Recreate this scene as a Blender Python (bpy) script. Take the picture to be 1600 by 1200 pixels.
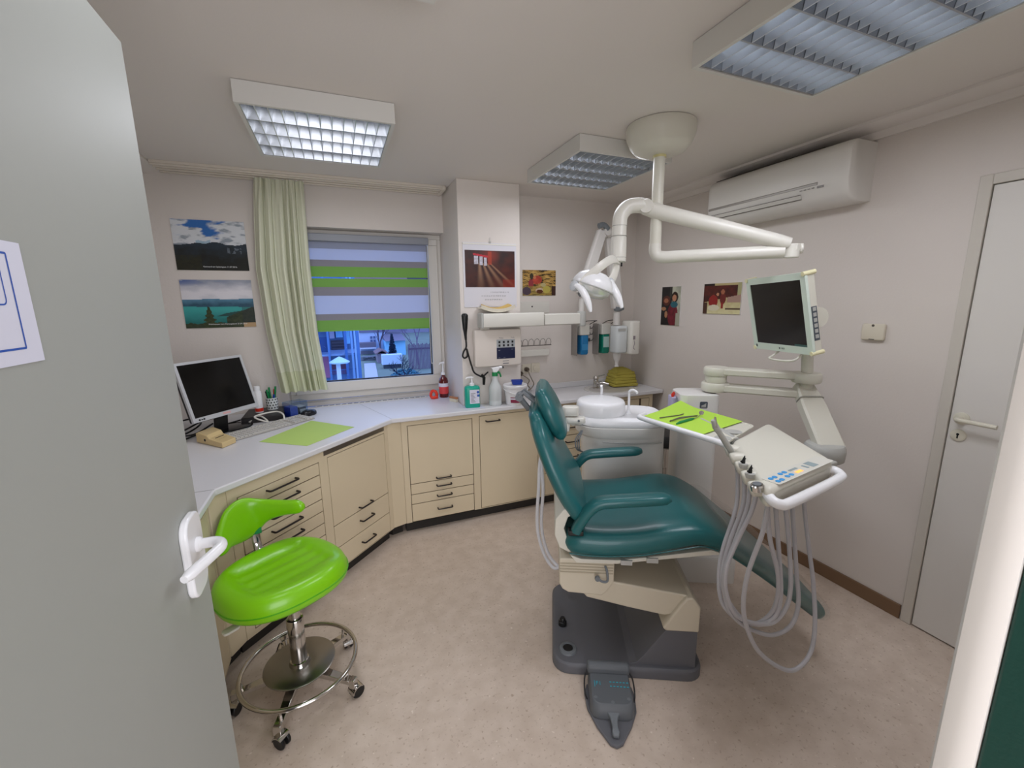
import bpy, bmesh, math, random
from mathutils import Vector, Matrix, Euler, noise
PI = math.pi
for o in list(bpy.data.objects): bpy.data.objects.remove(o)
SC = bpy.context.scene
COL = SC.collection
R = math.radians

# ------------------------------------------------------------------ camera
cam_d = bpy.data.cameras.new('camera'); cam = bpy.data.objects.new('camera', cam_d); COL.objects.link(cam)
cam_d.sensor_fit = 'HORIZONTAL'; cam_d.sensor_width = 36.0; cam_d.lens = 663.77/1600*36
cam_d.clip_start = .02; cam_d.clip_end = 300
def cam_matrix(yaw, p, r):
    f = Vector((math.sin(yaw)*math.cos(p), math.cos(yaw)*math.cos(p), -math.sin(p)))
    rt = Vector((math.cos(yaw), -math.sin(yaw), 0)); up = rt.cross(f)
    r2 = math.cos(r)*rt + math.sin(r)*up; u2 = -math.sin(r)*rt + math.cos(r)*up
    return Matrix((( r2.x, u2.x, -f.x, 0), (r2.y, u2.y, -f.y, 0), (r2.z, u2.z, -f.z, 1.55), (0, 0, 0, 1)))
cam.matrix_world = cam_matrix(R(22.007), R(10.879), R(-.683))
SC.camera = cam
SC.view_settings.view_transform = 'Standard'; SC.view_settings.look = 'None'
SC.view_settings.gamma = 1.0; SC.view_settings.use_curve_mapping = False
SC.view_settings.exposure = 0.0

# ------------------------------------------------------------------ world: overcast dusk sky
w = bpy.data.worlds.new('world'); SC.world = w; w.use_nodes = True
bg = w.node_tree.nodes['Background']; bg.inputs[0].default_value = (.36, .52, 1.0, 1); bg.inputs[1].default_value = 2.3

# ------------------------------------------------------------------ lamps: three ceiling fittings, an added unseen fourth, and an added corridor fill panel
def area(name, loc, sx, sy, power, color, rot=(0, 0, 0), spread=180):
    d = bpy.data.lights.new(name, 'AREA'); d.shape = 'RECTANGLE'; d.size = sx; d.size_y = sy
    d.energy = power; d.color = color; d.spread = R(spread)
    o = bpy.data.objects.new(name, d); COL.objects.link(o); o.location = loc; o.rotation_euler = rot
    return o
LAMPS = [(0.0, 2.24), (1.43, 2.25), (1.385, .87), (0.0, .87)]  # the last is an added lamp, out of view
WARM = (.98, 1.0, 1.08)
for i, (x, y) in enumerate(LAMPS):
    area('fluorescent_light', (x, y, 2.262), .50, .54, (6.2, 6.2, 9.0, 3.2)[i], WARM)
area('corridor_fill', (.1, -1.7, 1.2), 2.4, 1.9, 70.0, WARM, (R(98), 0, 0))  # added upright fill panel behind the camera, evening out walls and ceiling

# ------------------------------------------------------------------ materials
def lin(h):
    h = h.lstrip('#'); o = []
    for i in (0, 2, 4):
        c = int(h[i:i+2], 16)/255
        o.append(c/12.92 if c <= .04045 else ((c+.055)/1.055)**2.4)
    return (*o, 1)
MATS = {}
def mat(name, h, rough=.5, metal=0., bump=0., bscale=200., var=0., vscale=8., spec=.5, coat=0., trans=0., emis=None, estr=0., alpha=1., ior=1.45):
    if name in MATS: return MATS[name]
    m = bpy.data.materials.new(name); m.use_nodes = True; nt = m.node_tree; b = nt.nodes['Principled BSDF']
    c = lin(h) if isinstance(h, str) else (*h, 1)
    b.inputs['Base Color'].default_value = c; b.inputs['Roughness'].default_value = rough
    b.inputs['Metallic'].default_value = metal; b.inputs['Specular IOR Level'].default_value = spec
    b.inputs['Coat Weight'].default_value = coat; b.inputs['Transmission Weight'].default_value = trans
    b.inputs['IOR'].default_value = ior; b.inputs['Alpha'].default_value = alpha
    if emis: b.inputs['Emission Color'].default_value = lin(emis); b.inputs['Emission Strength'].default_value = estr
    tc = nt.nodes.new('ShaderNodeTexCoord')
    if var > 0:
        n = nt.nodes.new('ShaderNodeTexNoise'); n.inputs['Scale'].default_value = vscale; n.inputs['Detail'].default_value = 5
        nt.links.new(tc.outputs['Object'], n.inputs['Vector'])
        mx = nt.nodes.new('ShaderNodeMix'); mx.data_type = 'RGBA'
        mx.inputs[6].default_value = tuple(x*(1-var) for x in c[:3])+(1,); mx.inputs[7].default_value = tuple(min(1, x*(1+var)) for x in c[:3])+(1,)
        nt.links.new(n.outputs['Fac'], mx.inputs[0]); nt.links.new(mx.outputs[2], b.inputs['Base Color'])
    if bump > 0:
        n2 = nt.nodes.new('ShaderNodeTexNoise'); n2.inputs['Scale'].default_value = bscale; n2.inputs['Detail'].default_value = 4
        nt.links.new(tc.outputs['Object'], n2.inputs['Vector'])
        bp = nt.nodes.new('ShaderNodeBump'); bp.inputs['Strength'].default_value = bump; bp.inputs['Distance'].default_value = .002
        nt.links.new(n2.outputs['Fac'], bp.inputs['Height']); nt.links.new(bp.outputs[0], b.inputs['Normal'])
    MATS[name] = m
    return m
wall_m = mat('wall_paint', '#dcd4cd', .75, bump=.35, bscale=90, var=.015, vscale=1.5)
ceil_m = mat('ceiling_paint', '#dfd8d2', .8, bump=.12, bscale=120)
trim_m = mat('trim_paint', '#dad6cf', .35)
worktop_m = mat('worktop_laminate', '#dddcde', .3, bump=.03, bscale=300)
cream_m = mat('cream_laminate', '#d8c8aa', .42, var=.02, vscale=3)
cream_dark_m = mat('cream_edge', '#bfa987', .5)
plinth_m = mat('dark_plinth', '#2b2724', .6)
blackh_m = mat('black_handle', '#241d1c', .35)
white_m = mat('white_plastic', '#dcd9d0', .32)
xray_m = mat('xray_plastic', '#cdc9c4', .4)
white2_m = mat('cream_plastic', '#d6d3c6', .35, var=.01)
brightw_m = mat('bright_white', '#eeeef0', .2)
unit_m = mat('unit_lacquer', '#dedcd8', .28)
beige_m = mat('chair_cover_beige', '#ccc3af', .42)
green_v = mat('teal_vinyl', '#1f6062', .34, bump=.10, bscale=350, var=.05, vscale=4, coat=.15)
lime_v = mat('lime_vinyl', '#80c80c', .3, bump=.05, bscale=250, coat=.2)
lime_paper = mat('lime_paper', '#b3dc4c', .8, bump=.1, bscale=150)
dgrey_m = mat('base_grey', '#626368', .5, bump=.15, bscale=500)
grey_m = mat('mid_grey_plastic', '#6d7276', .45)
lgrey_m = mat('light_grey_plastic', '#b3b3ae', .4)
lime_paper2 = mat('pale_lime_paper', '#b9d672', .8, bump=.1, bscale=150)
black_m = mat('black_plastic', '#101012', .4)
screen_m = mat('screen_glass', '#050505', .12, spec=.45)
chrome_m = mat('chrome', '#c9c6c2', .12, metal=1.)
steel_m = mat('brushed_steel', '#9a9691', .28, metal=1., bump=.05, bscale=120)
mirror_m = mat('louvre_aluminium', '#9a9ea3', .26, metal=.9)
blade_m = mat('louvre_blade', '#ccd2d8', .18, metal=.45)
lampbox_m = mat('lamp_housing', '#d6d4ce', .4)
hose_m = mat('hose_grey', '#b2b0b3', .4)
brown_m = mat('baseboard_brown', '#7b6048', .5, var=.05)
green_wall_m = mat('dark_green_paint', '#0a3d33', .5, bump=.2, bscale=200)
door_m = mat('door_laminate', '#dfdbd5', .4)
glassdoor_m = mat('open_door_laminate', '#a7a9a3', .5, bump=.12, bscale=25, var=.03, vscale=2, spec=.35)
curtain_m = mat('curtain_green', '#c4cca6', .85, bump=.3, bscale=700, trans=0)
red_m = mat('signal_red', '#d2301c', .35)
darkred_m = mat('amber_bottle', '#5a100e', .2, coat=.4)
teal_m = mat('teal_bottle', '#14a58c', .3)
blue_m = mat('blue_plastic', '#1d3c9c', .35)
green_p = mat('green_plastic', '#15864a', .4)
wood_m = mat('brush_wood', '#b1764c', .5)
milky_m = mat('milky_plastic', '#d7dcdc', .3, alpha=.9)
yellow_cloth = mat('yellow_cloth', '#b3a64a', .9, bump=.6, bscale=250)
tube_m = mat('fluorescent_tube', '#e8eaee', .3, emis='#eef2ff', estr=.5)
tube_on_m = mat('fluorescent_tube_lit', '#e8eaee', .3, emis='#eef2ff', estr=13)
ink_m = mat('black_ink', '#1a1a1c', .6)
inkgrey_m = mat('grey_ink', '#77777c', .6)
inkwhite_m = mat('white_ink', '#e8e8e8', .6)
inkteal_m = mat('teal_ink', '#2fa3b5', .5)
inkblue_m = mat('blue_ink', '#2a56b0', .5)
orange_led = mat('orange_display', '#ffb060', .4, emis='#ff9a3a', estr=1.2)

def floor_material():
    m = bpy.data.materials.new('speckled_linoleum'); m.use_nodes = True; nt = m.node_tree; b = nt.nodes['Principled BSDF']
    tc = nt.nodes.new('ShaderNodeTexCoord')
    def nz(scale, det, lo, hi):
        n = nt.nodes.new('ShaderNodeTexNoise'); n.inputs['Scale'].default_value = scale; n.inputs['Detail'].default_value = det
        nt.links.new(tc.outputs['Object'], n.inputs['Vector'])
        r = nt.nodes.new('ShaderNodeMapRange'); r.inputs[1].default_value = lo; r.inputs[2].default_value = hi
        nt.links.new(n.outputs['Fac'], r.inputs[0]); return r.outputs[0]
    def mix(f, a, c2):
        x = nt.nodes.new('ShaderNodeMix'); x.data_type = 'RGBA'; nt.links.new(f, x.inputs[0])
        if isinstance(a, tuple): x.inputs[6].default_value = a
        else: nt.links.new(a, x.inputs[6])
        x.inputs[7].default_value = c2; return x.outputs[2]
    c = mix(nz(14, 8, .35, .65), lin('#d3c3b4'), lin('#c8b7a7'))
    c = mix(nz(75, 3, .60, .72), c, lin('#b39f8d'))
    c = mix(nz(60, 2, .68, .76), c, lin('#e2d5c8'))
    v = nt.nodes.new('ShaderNodeTexVoronoi'); v.inputs['Scale'].default_value = 26
    nt.links.new(tc.outputs['Object'], v.inputs['Vector'])
    r = nt.nodes.new('ShaderNodeMapRange'); r.inputs[1].default_value = .085; r.inputs[2].default_value = .05
    nt.links.new(v.outputs['Distance'], r.inputs[0])
    c = mix(r.outputs[0], c, lin('#b3a08e'))
    nt.links.new(c, b.inputs['Base Color']); b.inputs['Roughness'].default_value = .42
    return m
floor_m = floor_material()
def attr_material(name, rough):
    m = bpy.data.materials.new(name); m.use_nodes = True; nt = m.node_tree; b = nt.nodes['Principled BSDF']
    a = nt.nodes.new('ShaderNodeAttribute'); a.attribute_name = 'ink'
    nt.links.new(a.outputs['Color'], b.inputs['Base Color']); b.inputs['Roughness'].default_value = rough
    return m
print_m = attr_material('printed_photo', .35)

# ------------------------------------------------------------------ mesh helpers
class MB:
    """Collects shapes and links them as ONE mesh object. T maps local to world."""
    def __init__(s, T=None): s.bm = bmesh.new(); s.T = T or Matrix.Identity(4)
    def _v(s, p): return s.bm.verts.new(s.T @ Vector(p))
    def _f(s, vs):
        try: return s.bm.faces.new(vs)
        except ValueError: return None
    def box(s, c, d, rot=None):
        M = Matrix.Translation(c) @ (rot.to_4x4() if rot else Matrix.Identity(4)); x, y, z = d[0]/2, d[1]/2, d[2]/2
        v = [s._v(M @ Vector(p)) for p in ((-x,-y,-z),(x,-y,-z),(x,y,-z),(-x,y,-z),(-x,-y,z),(x,-y,z),(x,y,z),(-x,y,z))]
        for f in ((0,3,2,1),(4,5,6,7),(0,1,5,4),(1,2,6,5),(2,3,7,6),(3,0,4,7)): s._f([v[i] for i in f])
        return s
    def b2(s, a, b):
        c = [(a[i]+b[i])/2 for i in range(3)]; d = [abs(b[i]-a[i]) for i in range(3)]; return s.box(c, d)
    def ring(s, pts): return [s._v(p) for p in pts]
    def loft(s, rings, caps=True, closed=False):
        R_ = [s.ring(r) for r in rings]; n = len(R_[0]); k = len(R_)
        for i in range(k if closed else k-1):
            a, b = R_[i], R_[(i+1) % k]
            for j in range(n): s._f([a[j], a[(j+1) % n], b[(j+1) % n], b[j]])
        if caps and not closed: s._f(R_[0][::-1]); s._f(R_[-1])
        return s
    def tube(s, pts, r, seg=12, closed=False, caps=True, flat=1.0, upv=None):
        pts = [Vector(p) for p in pts]; n = len(pts); rs = r if isinstance(r, (list, tuple)) else [r]*n
        rings = []; prev = None
        for i, p in enumerate(pts):
            if closed: t = (pts[(i+1) % n]-pts[i-1])
            else: t = pts[min(i+1, n-1)]-pts[max(i-1, 0)]
            t.normalize()
            if prev is None:
                a = Vector(upv) if upv else (Vector((0, 0, 1)) if abs(t.z) < .9 else Vector((1, 0, 0)))
            else: a = prev
            x = (a - t*a.dot(t)).normalized(); y = t.cross(x); prev = x
            rings.append([p + x*math.cos(2*PI*j/seg)*rs[i]*flat + y*math.sin(2*PI*j/seg)*rs[i] for j in range(seg)])
        return s.loft(rings, caps, closed)
    def cyl(s, p0, p1, r0, r1=None, seg=24): return s.tube([p0, p1], [r0, r0 if r1 is None else r1], seg)
    def lathe(s, prof, c=(0, 0, 0), axis=(0, 0, 1), seg=32):
        ax = Vector(axis).normalized(); a = Vector((1, 0, 0)) if abs(ax.x) < .9 else Vector((0, 1, 0))
        x = (a-ax*a.dot(ax)).normalized(); y = ax.cross(x); c = Vector(c)
        return s.loft([[c+ax*z+(x*math.cos(2*PI*j/seg)+y*math.sin(2*PI*j/seg))*max(r, 1e-4) for j in range(seg)] for r, z in prof])
    def prism(s, poly, z0, z1, M=None):
        M = M or Matrix.Identity(4)
        return s.loft([[M @ Vector((x, y, z)) for x, y in poly] for z in (z0, z1)])
    def rbox(s, c, d, r, rot=None, seg=5):
        """box with rounded vertical (local z) corners and softened top and bottom edges"""
        M = Matrix.Translation(c) @ (rot.to_4x4() if rot else Matrix.Identity(4)); e = min(r*.5, d[2]*.3)
        P = lambda k: [M @ Vector((x, y, 0)) for x, y in rrect(d[0]-2*k, d[1]-2*k, max(r-k, .0005), seg)]
        def lv(k, z): return [M @ Vector((x, y, z)) for x, y in rrect(d[0]-2*k, d[1]-2*k, max(r-k, .0005), seg)]
        h = d[2]/2
        return s.loft([lv(e, -h), lv(e*.3, -h+e*.3), lv(0, -h+e), lv(0, h-e), lv(e*.3, h-e*.3), lv(e, h)])
    def build(s, name, m, parent=None, bevel=0, sub=0, sharp=35, label=None):
        bmesh.ops.recalc_face_normals(s.bm, faces=s.bm.faces)
        for f in s.bm.faces: f.smooth = True
        for e in s.bm.edges:
            if len(e.link_faces) != 2 or e.calc_face_angle(0) > R(sharp): e.smooth = False
        me = bpy.data.meshes.new(name); s.bm.to_mesh(me); s.bm.free(); me.materials.append(m)
        o = bpy.data.objects.new(name, me); COL.objects.link(o)
        if bevel:
            b = o.modifiers.new('bevel', 'BEVEL'); b.width = bevel; b.segments = 3; b.limit_method = 'ANGLE'; b.angle_limit = R(40); b.harden_normals = False
        if sub:
            q = o.modifiers.new('sub', 'SUBSURF'); q.levels = sub; q.render_levels = sub
        put(o, parent)
        if label: o['label'] = label
        return o
def put(o, parent):
    if parent:
        o.parent = parent
        o.matrix_parent_inverse = (Matrix.LocRotScale(parent.location, parent.rotation_euler, None)).inverted()
def rrect(w, h, r, seg=5):
    P = []; x, y = w/2-r, h/2-r
    for cx, cy, a0 in ((x, y, 0), (-x, y, 90), (-x, -y, 180), (x, -y, 270)):
        for i in range(seg+1):
            a = R(a0+90*i/seg); P.append((cx+r*math.cos(a), cy+r*math.sin(a)))
    return P
def cr(pts, k=6, closed=False):
    """Catmull-Rom smoothing of a point list"""
    P = [Vector(p) for p in pts]; n = len(P); out = []
    rng = range(n) if closed else range(n-1)
    for i in rng:
        a = P[(i-1) % n] if closed or i > 0 else P[0]*2-P[1]
        b, c = P[i], P[(i+1) % n]; d = P[(i+2) % n] if closed or i+2 < n else P[-1]*2-P[-2]
        for j in range(k):
            t = j/k; out.append(.5*((2*b)+(c-a)*t+(2*a-5*b+4*c-d)*t*t+(3*b-a-3*c+d)*t**3))
    if not closed: out.append(P[-1])
    return out
def thing(name, label, cat, loc=(0, 0, 0), group=None, rotz=0):
    o = bpy.data.objects.new(name, None); COL.objects.link(o); o.location = loc; o.rotation_euler = (0, 0, rotz)
    o.empty_display_size = .05; o['label'] = label; o['category'] = cat
    if group: o['group'] = group
    return o
def tag(o, label, cat, group=None):
    o['label'] = label; o['category'] = cat
    if group: o['group'] = group
    return o
def struct(o): o['kind'] = 'structure'; return o
def dup(root, move, label=None, rotz=None):
    r = root.copy(); COL.objects.link(r); r.location = Vector(root.location)+Vector(move)
    if rotz is not None: r.rotation_euler = (0, 0, rotz)
    if label: r['label'] = label
    for ch in list(root.children):
        c = ch.copy(); COL.objects.link(c); c.parent = r
        for g in ch.children:
            d = g.copy(); COL.objects.link(d); d.parent = c
    return r
def text(body, size, m, M, parent=None, name='lettering', depth=.0004, align='CENTER', sx=1.0):
    cu = bpy.data.curves.new(name, 'FONT'); cu.body = body; cu.size = size; cu.extrude = depth; cu.align_x = align; cu.align_y = 'CENTER'
    t = bpy.data.objects.new(name, cu); COL.objects.link(t)
    bpy.context.view_layer.update()
    me = bpy.data.meshes.new_from_object(t.evaluated_get(bpy.context.evaluated_depsgraph_get()))
    bpy.data.objects.remove(t)
    me.transform(M @ Matrix.Diagonal((sx, 1, 1, 1))); me.materials.clear(); me.materials.append(m)
    o = bpy.data.objects.new(name, me); COL.objects.link(o); put(o, parent); return o
def frame(origin, right, up):
    """matrix with local x = right, local y = up, local z = out of the face"""
    r = Vector(right).normalized(); u = Vector(up); u = (u-r*u.dot(r)).normalized(); n = r.cross(u)
    M = Matrix((r, u, n)).transposed().to_4x4(); M.translation = Vector(origin); return M
FX = (1, 0, 0)
def frame_back(x, y, z): return frame((x, y, z), (1, 0, 0), (0, 0, 1))         # faces -y
def frame_right(x, y, z): return frame((x, y, z), (0, -1, 0), (0, 0, 1))       # faces -x
def picture(name, M, w, h, nx, ny, fn, parent=None, thick=.004):
    """a printed sheet: colours come from fn(u, v) with u, v in 0..1 (v up)"""
    bm = bmesh.new(); lay = bm.loops.layers.color.new('ink') if False else bm.loops.layers.float_color.new('ink')
    vs = [[bm.verts.new(M @ Vector((-w/2+w*i/nx, -h/2+h*j/ny, thick))) for i in range(nx+1)] for j in range(ny+1)]
    for j in range(ny):
        for i in range(nx):
            f = bm.faces.new((vs[j][i], vs[j][i+1], vs[j+1][i+1], vs[j+1][i])); c = fn((i+.5)/nx, (j+.5)/ny)
            c = (*[max(0, min(1, x)) for x in c[:3]], 1)
            for l in f.loops: l[lay] = c
    # sides and back
    e = (.85, .84, .82, 1)
    B = [bm.verts.new(M @ Vector(p)) for p in ((-w/2, -h/2, 0), (w/2, -h/2, 0), (w/2, h/2, 0), (-w/2, h/2, 0))]
    F = [vs[0][0], vs[0][nx], vs[ny][nx], vs[ny][0]]
    edges = [[vs[0][i] for i in range(nx+1)], [vs[j][nx] for j in range(ny+1)], [vs[ny][i] for i in range(nx, -1, -1)], [vs[j][0] for j in range(ny, -1, -1)]]
    for k in range(4):
        f = bm.faces.new([B[k], B[(k+1) % 4]] + edges[k][::-1])
        for l in f.loops: l[lay] = e
    f = bm.faces.new(B[::-1])
    for l in f.loops: l[lay] = e
    me = bpy.data.meshes.new(name); bm.to_mesh(me); bm.free(); me.materials.append(print_m)
    o = bpy.data.objects.new(name, me); COL.objects.link(o); put(o, parent); return o
def mixc(a, b, t): t = max(0, min(1, t)); return tuple(a[i]*(1-t)+b[i]*t for i in range(3))
def L(h): return lin(h)[:3]
def nz(x, y, s=1., oct_=4, seed=0.): return noise.fractal(Vector((x*s+seed, y*s-seed, seed)), 1.0, 2.0, oct_)
def sm(a, b, x): t = max(0, min(1, (x-a)/(b-a))); return t*t*(3-2*t)

# ================================================================== THE ROOM SHELL
XL, XR, YB, YW, YD, ZC = -1.02, 2.445, 3.15, 3.28, .16, 2.345
WX0, WX1, WZ0, WZ1 = -.36, .785, .70, 2.065
struct(MB().b2((-1.5, -2.2, -.06), (2.9, 3.75, 0)).build('floor', floor_m))
struct(MB().b2((-1.5, -2.2, ZC), (2.9, 3.75, ZC+.08)).build('ceiling', ceil_m))
w_ = MB(); w_.b2((XR, .985, 0), (XR+.12, 3.5, ZC)); w_.b2((XR, .17, 2.025), (XR+.12, .985, ZC)); w_.b2((XR, -.2, 0), (XR+.12, .17, ZC)); w_.b2((XR+.09, .17, 0), (XR+.12, .985, 2.025))
struct(w_.build('wall_right', wall_m))
struct(MB().b2((XL-.12, YD, 0), (XL, YW+.2, ZC)).build('wall_left', wall_m))
struct(MB().b2((1.23, YB, 0), (XR, YB+.15, ZC)).build('wall_back', wall_m))
struct(MB().b2((.785, 2.865, 0), (1.23, YB+.3, ZC)).build('wall_pillar', wall_m, bevel=.004))
w_ = MB(); w_.b2((XL, YW, 0), (WX0, YW+.26, ZC)); w_.b2((WX0, YW, WZ1), (WX1, YW+.26, ZC)); w_.b2((WX0, YW, 0), (WX1, YW+.26, WZ0))
struct(w_.build('wall_window', wall_m))
# the wall the doorway is in, and the corridor behind it
w_ = MB(); w_.b2((XL, -.02, 0), (-.36, YD, ZC)); w_.b2((.56, -.02, 0), (XR, YD, ZC)); w_.b2((-.36, -.02, 2.06), (.56, YD, ZC))
struct(w_.build('wall_front', wall_m))
w_ = MB(); w_.b2((-1.5, -2.2, 0), (-1.4, -.02, ZC)); w_.b2((2.8, -2.2, 0), (2.9, -.02, ZC)); w_.b2((-1.5, -2.3, 0), (2.9, -2.2, ZC))
struct(w_.build('wall_corridor', wall_m))
# doorway frame: white steel casing on the room side, dark green reveal behind it
w_ = MB()
w_.tube(cr([(.545, .140, 0), (.545, .140, 2.05)], 2), .001, 6)
w_.bm.free(); w_ = MB()
prof = [(.56, .142), (.532, .142), (.5285, .148), (.5275, .158), (.5295, .168), (.536, .172), (.60, .172), (.60, .161), (.56, .161)]
w_.prism(prof, 0, 2.06)
struct(w_.build('trim_doorway', trim_m))
struct(MB().b2((.5345, -.12, 0), (.60, .1415, 2.06)).build('trim_reveal', green_wall_m, bevel=.003))
# ceiling mouldings
def cove(pts_dir, a, b, name):
    m = MB(); m.b2(a, b); return struct(m.build(name, ceil_m, bevel=.004))
w_ = MB()
poly = [(0, 0), (-.125, 0), (-.125, -.012), (-.105, -.022), (-.03, -.03), (-.02, -.06), (0, -.06)]
w_.loft([[Vector((XR+px, y, ZC+pz)) for px, pz in poly] for y in (YD, YB)])
struct(w_.build('trim_1', ceil_m))
w_ = MB(); w_.loft([[Vector((XL-px, y, ZC+pz)) for px, pz in poly] for y in (YD, YW)])
struct(w_.build('trim_2', ceil_m))
struct(MB().b2((XR-.012, .99, 0), (XR, YB, .072)).build('baseboard_right', brown_m, bevel=.002))

# right-hand door
d = bpy.data.objects.new('door_1', None); COL.objects.link(d); d.location = (XR, .58, 0); struct(d)
w_ = MB()
for a, b in (((XR-.012, .945, 0), (XR+.03, .9845, 2.024)), ((XR-.012, .1755, 0), (XR+.03, .215, 2.024)), ((XR-.012, .2151, 1.985), (XR+.03, .9449, 2.024))): w_.b2(a, b)
w_.build('door_frame', mat('frame_paint', '#cfc9bf', .4), d, bevel=.003)
MB().b2((XR-.004, .218, .006), (XR+.035, .942, 1.982)).build('door_leaf', door_m, d, bevel=.003)
hd = MB(); hd.lathe([(0, 0), (.026, 0), (.026, .006), (.02, .009), (0, .009)], (XR-.004, .905, 1.04), (-1, 0, 0))
hd.tube(cr([(XR-.01, .905, 1.04), (XR-.045, .905, 1.04), (XR-.058, .892, 1.04), (XR-.058, .86, 1.04), (XR-.056, .78, 1.038)], 5), .0095, 12)
hd.build('door_handle', mat('ivory_plastic', '#dcd7c6', .35), d)
MB().lathe([(0, 0), (.026, 0), (.026, .006), (.02, .009), (0, .009)], (XR-.004, .905, .965), (-1, 0, 0)).build('key_plate', MATS['ivory_plastic'], d)
kh = MB(); kh.cyl((XR-.0125, .905, .97), (XR-.0145, .905, .97), .005, seg=14); kh.b2((XR-.0145, .9025, .952), (XR-.0125, .9075, .968)); kh.build('keyhole', ink_m, d)

# open door in the foreground, hinged on the doorway's left side
d = bpy.data.objects.new('door_2', None); COL.objects.link(d); d.location = (-.33, .17, 0); struct(d)
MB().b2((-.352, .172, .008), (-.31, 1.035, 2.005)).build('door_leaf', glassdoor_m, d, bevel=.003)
pm = frame((-.31, .945, 1.075), (0, -1, 0), (0, 0, 1))
pm = frame((-.31, .952, 1.065), (0, 1, 0), (0, 0, 1))
pl = MB(); pl.prism(rrect(.088, .165, .030, 6), .0, .014, pm); pl.build('handle_plate', brightw_m, d, bevel=.004)
hd = MB(); hd.tube(cr([(-.302, .954, 1.083), (-.262, .945, 1.085), (-.249, .925, 1.086), (-.256, .895, 1.086), (-.283, .825, 1.085)], 6), [.0105]*7+[.011]*14+[.0108]*3+[.006], 14)
hd.bm.free(); hd = MB(); P_ = cr([(-.302, .954, 1.083), (-.262, .947, 1.085), (-.249, .925, 1.086), (-.256, .895, 1.086), (-.283, .825, 1.085)], 6)
hd.tube(P_, [.0105]*(len(P_)-1)+[.007], 14); hd.lathe([(0, 0), (.015, 0), (.015, .008), (.011, .012), (0, .012)], (-.299, .954, 1.083), (1, 0, 0), 20)
hd.build('door_handle', brightw_m, d)
# notice taped on the open door
nt_ = thing('notice_sheet', 'white paper notice with blue border lines taped to the open door', 'sign', (-.3095, .53, 1.55))
fm = frame((-.3096, .535, 1.556), (0, 1, 0), (0, 0, 1))
MB().prism([(-.105, -.0635), (.1035, -.0635), (.102, .062), (-.105, .062)], 0, .0008, fm).build('paper', mat('paper_white', '#dcdcea', .7), nt_)
def outline(mb, w, h, r, t, M, c=(0, 0)):
    a = rrect(w, h, r, 4); b = rrect(w-2*t, h-2*t, max(r-t, .0003), 4)
    for i in range(len(a)):
        j = (i+1) % len(a)
        mb._f([mb._v(M @ Vector((p[0]+c[0], p[1]+c[1], .0011))) for p in (a[i], a[j], b[j], b[i])])
o_ = MB(); outline(o_, .16, .099, .002, .0022, fm, (-.002, .001)); outline(o_, .12, .05, .006, .0016, fm, (.004, .022))
o_.prism([(-.02, .008), (.0155, .008), (.0155, .028), (-.02, .028)], .0009, .0012, fm)
o_.build('blue_print', inkblue_m, nt_)

# ================================================================== WINDOW
wn = bpy.data.objects.new('window_1', None); COL.objects.link(wn); wn.location = (.2, 3.4, .9); struct(wn)
f_ = MB()
for a, b in (((WX0+.001, 3.39, .857), (WX1-.001, 3.47, .905)), ((WX0+.001, 3.39, 2.03), (WX1-.001, 3.47, WZ1-.001)), ((WX0+.001, 3.39, .9051), (WX0+.04, 3.47, 2.0299)), ((.755, 3.39, .9051), (WX1-.001, 3.47, 2.0299))): f_.b2(a, b)
f_.build('window_frame', trim_m, wn, bevel=.004)
f_ = MB()
for a, b in (((WX0+.041, 3.372, .9055), (.754, 3.385, .985)), ((WX0+.041, 3.372, 1.985), (.754, 3.385, 2.029)), ((WX0+.041, 3.372, .9851), (-.25, 3.385, 1.9849)), ((.682, 3.372, .9851), (.754, 3.385, 1.9849)), ((WX0+.041, 3.3851, .9055), (.754, 3.45, .975)), ((WX0+.041, 3.3851, 1.995), (.754, 3.45, 2.029)), ((WX0+.041, 3.3851, .9751), (-.26, 3.45, 1.9949)), ((.69, 3.3851, .9751), (.754, 3.45, 1.9949))): f_.b2(a, b)
f_.build('window_sash', trim_m, wn, bevel=.005)
glass_m = mat('pane_glass', '#ffffff', .0, trans=1., ior=1.01, spec=.2)
MB().b2((-.26, 3.42, .975), (.69, 3.424, 1.995)).build('window_pane', glass_m, wn)
seal = MB()
for a, b in (((.672, 3.40, .985), (.684, 3.42, 1.985)), ((-.25, 3.40, .983), (.684, 3.42, .992))): seal.b2(a, b)
seal.build('window_seal', mat('seal_dark', '#20252f', .5), wn)
MB().b2((WX0, 3.30, .832), (WX1, 3.39, .856)).build('window_sill', mat('sill_stone', '#c7c2bd', .5), wn)

# zebra roller blind
bl = thing('roller_blind', 'roller blind with green, grey and white stripes hung on the window sash', 'blind', (.2, 3.36, 2.03))
MB().b2((-.27, 3.335, 1.982), (.682, 3.372, 2.034)).build('blind_cassette', mat('cassette_grey', '#8f929a', .4), bl, bevel=.006)
def cloth_mat(name, h, tr):
    m = bpy.data.materials.new(name); m.use_nodes = True; nt = m.node_tree; b = nt.nodes['Principled BSDF']
    b.inputs['Base Color'].default_value = lin(h); b.inputs['Roughness'].default_value = .9
    t = nt.nodes.new('ShaderNodeBsdfTranslucent'); t.inputs[0].default_value = lin(h)
    x = nt.nodes.new('ShaderNodeMixShader'); x.inputs[0].default_value = tr
    nt.links.new(b.outputs[0], x.inputs[1]); nt.links.new(t.outputs[0], x.inputs[2]); nt.links.new(x.outputs[0], nt.nodes['Material Output'].inputs[0])
    return m
bg_ = cloth_mat('blind_green', '#8cbf62', .30); bw_ = cloth_mat('blind_white', '#dfe2ee', .62); bt_ = cloth_mat('blind_taupe', '#a19ea6', .3); bs_ = cloth_mat('blind_silver', '#b9bcc8', .5)
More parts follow.
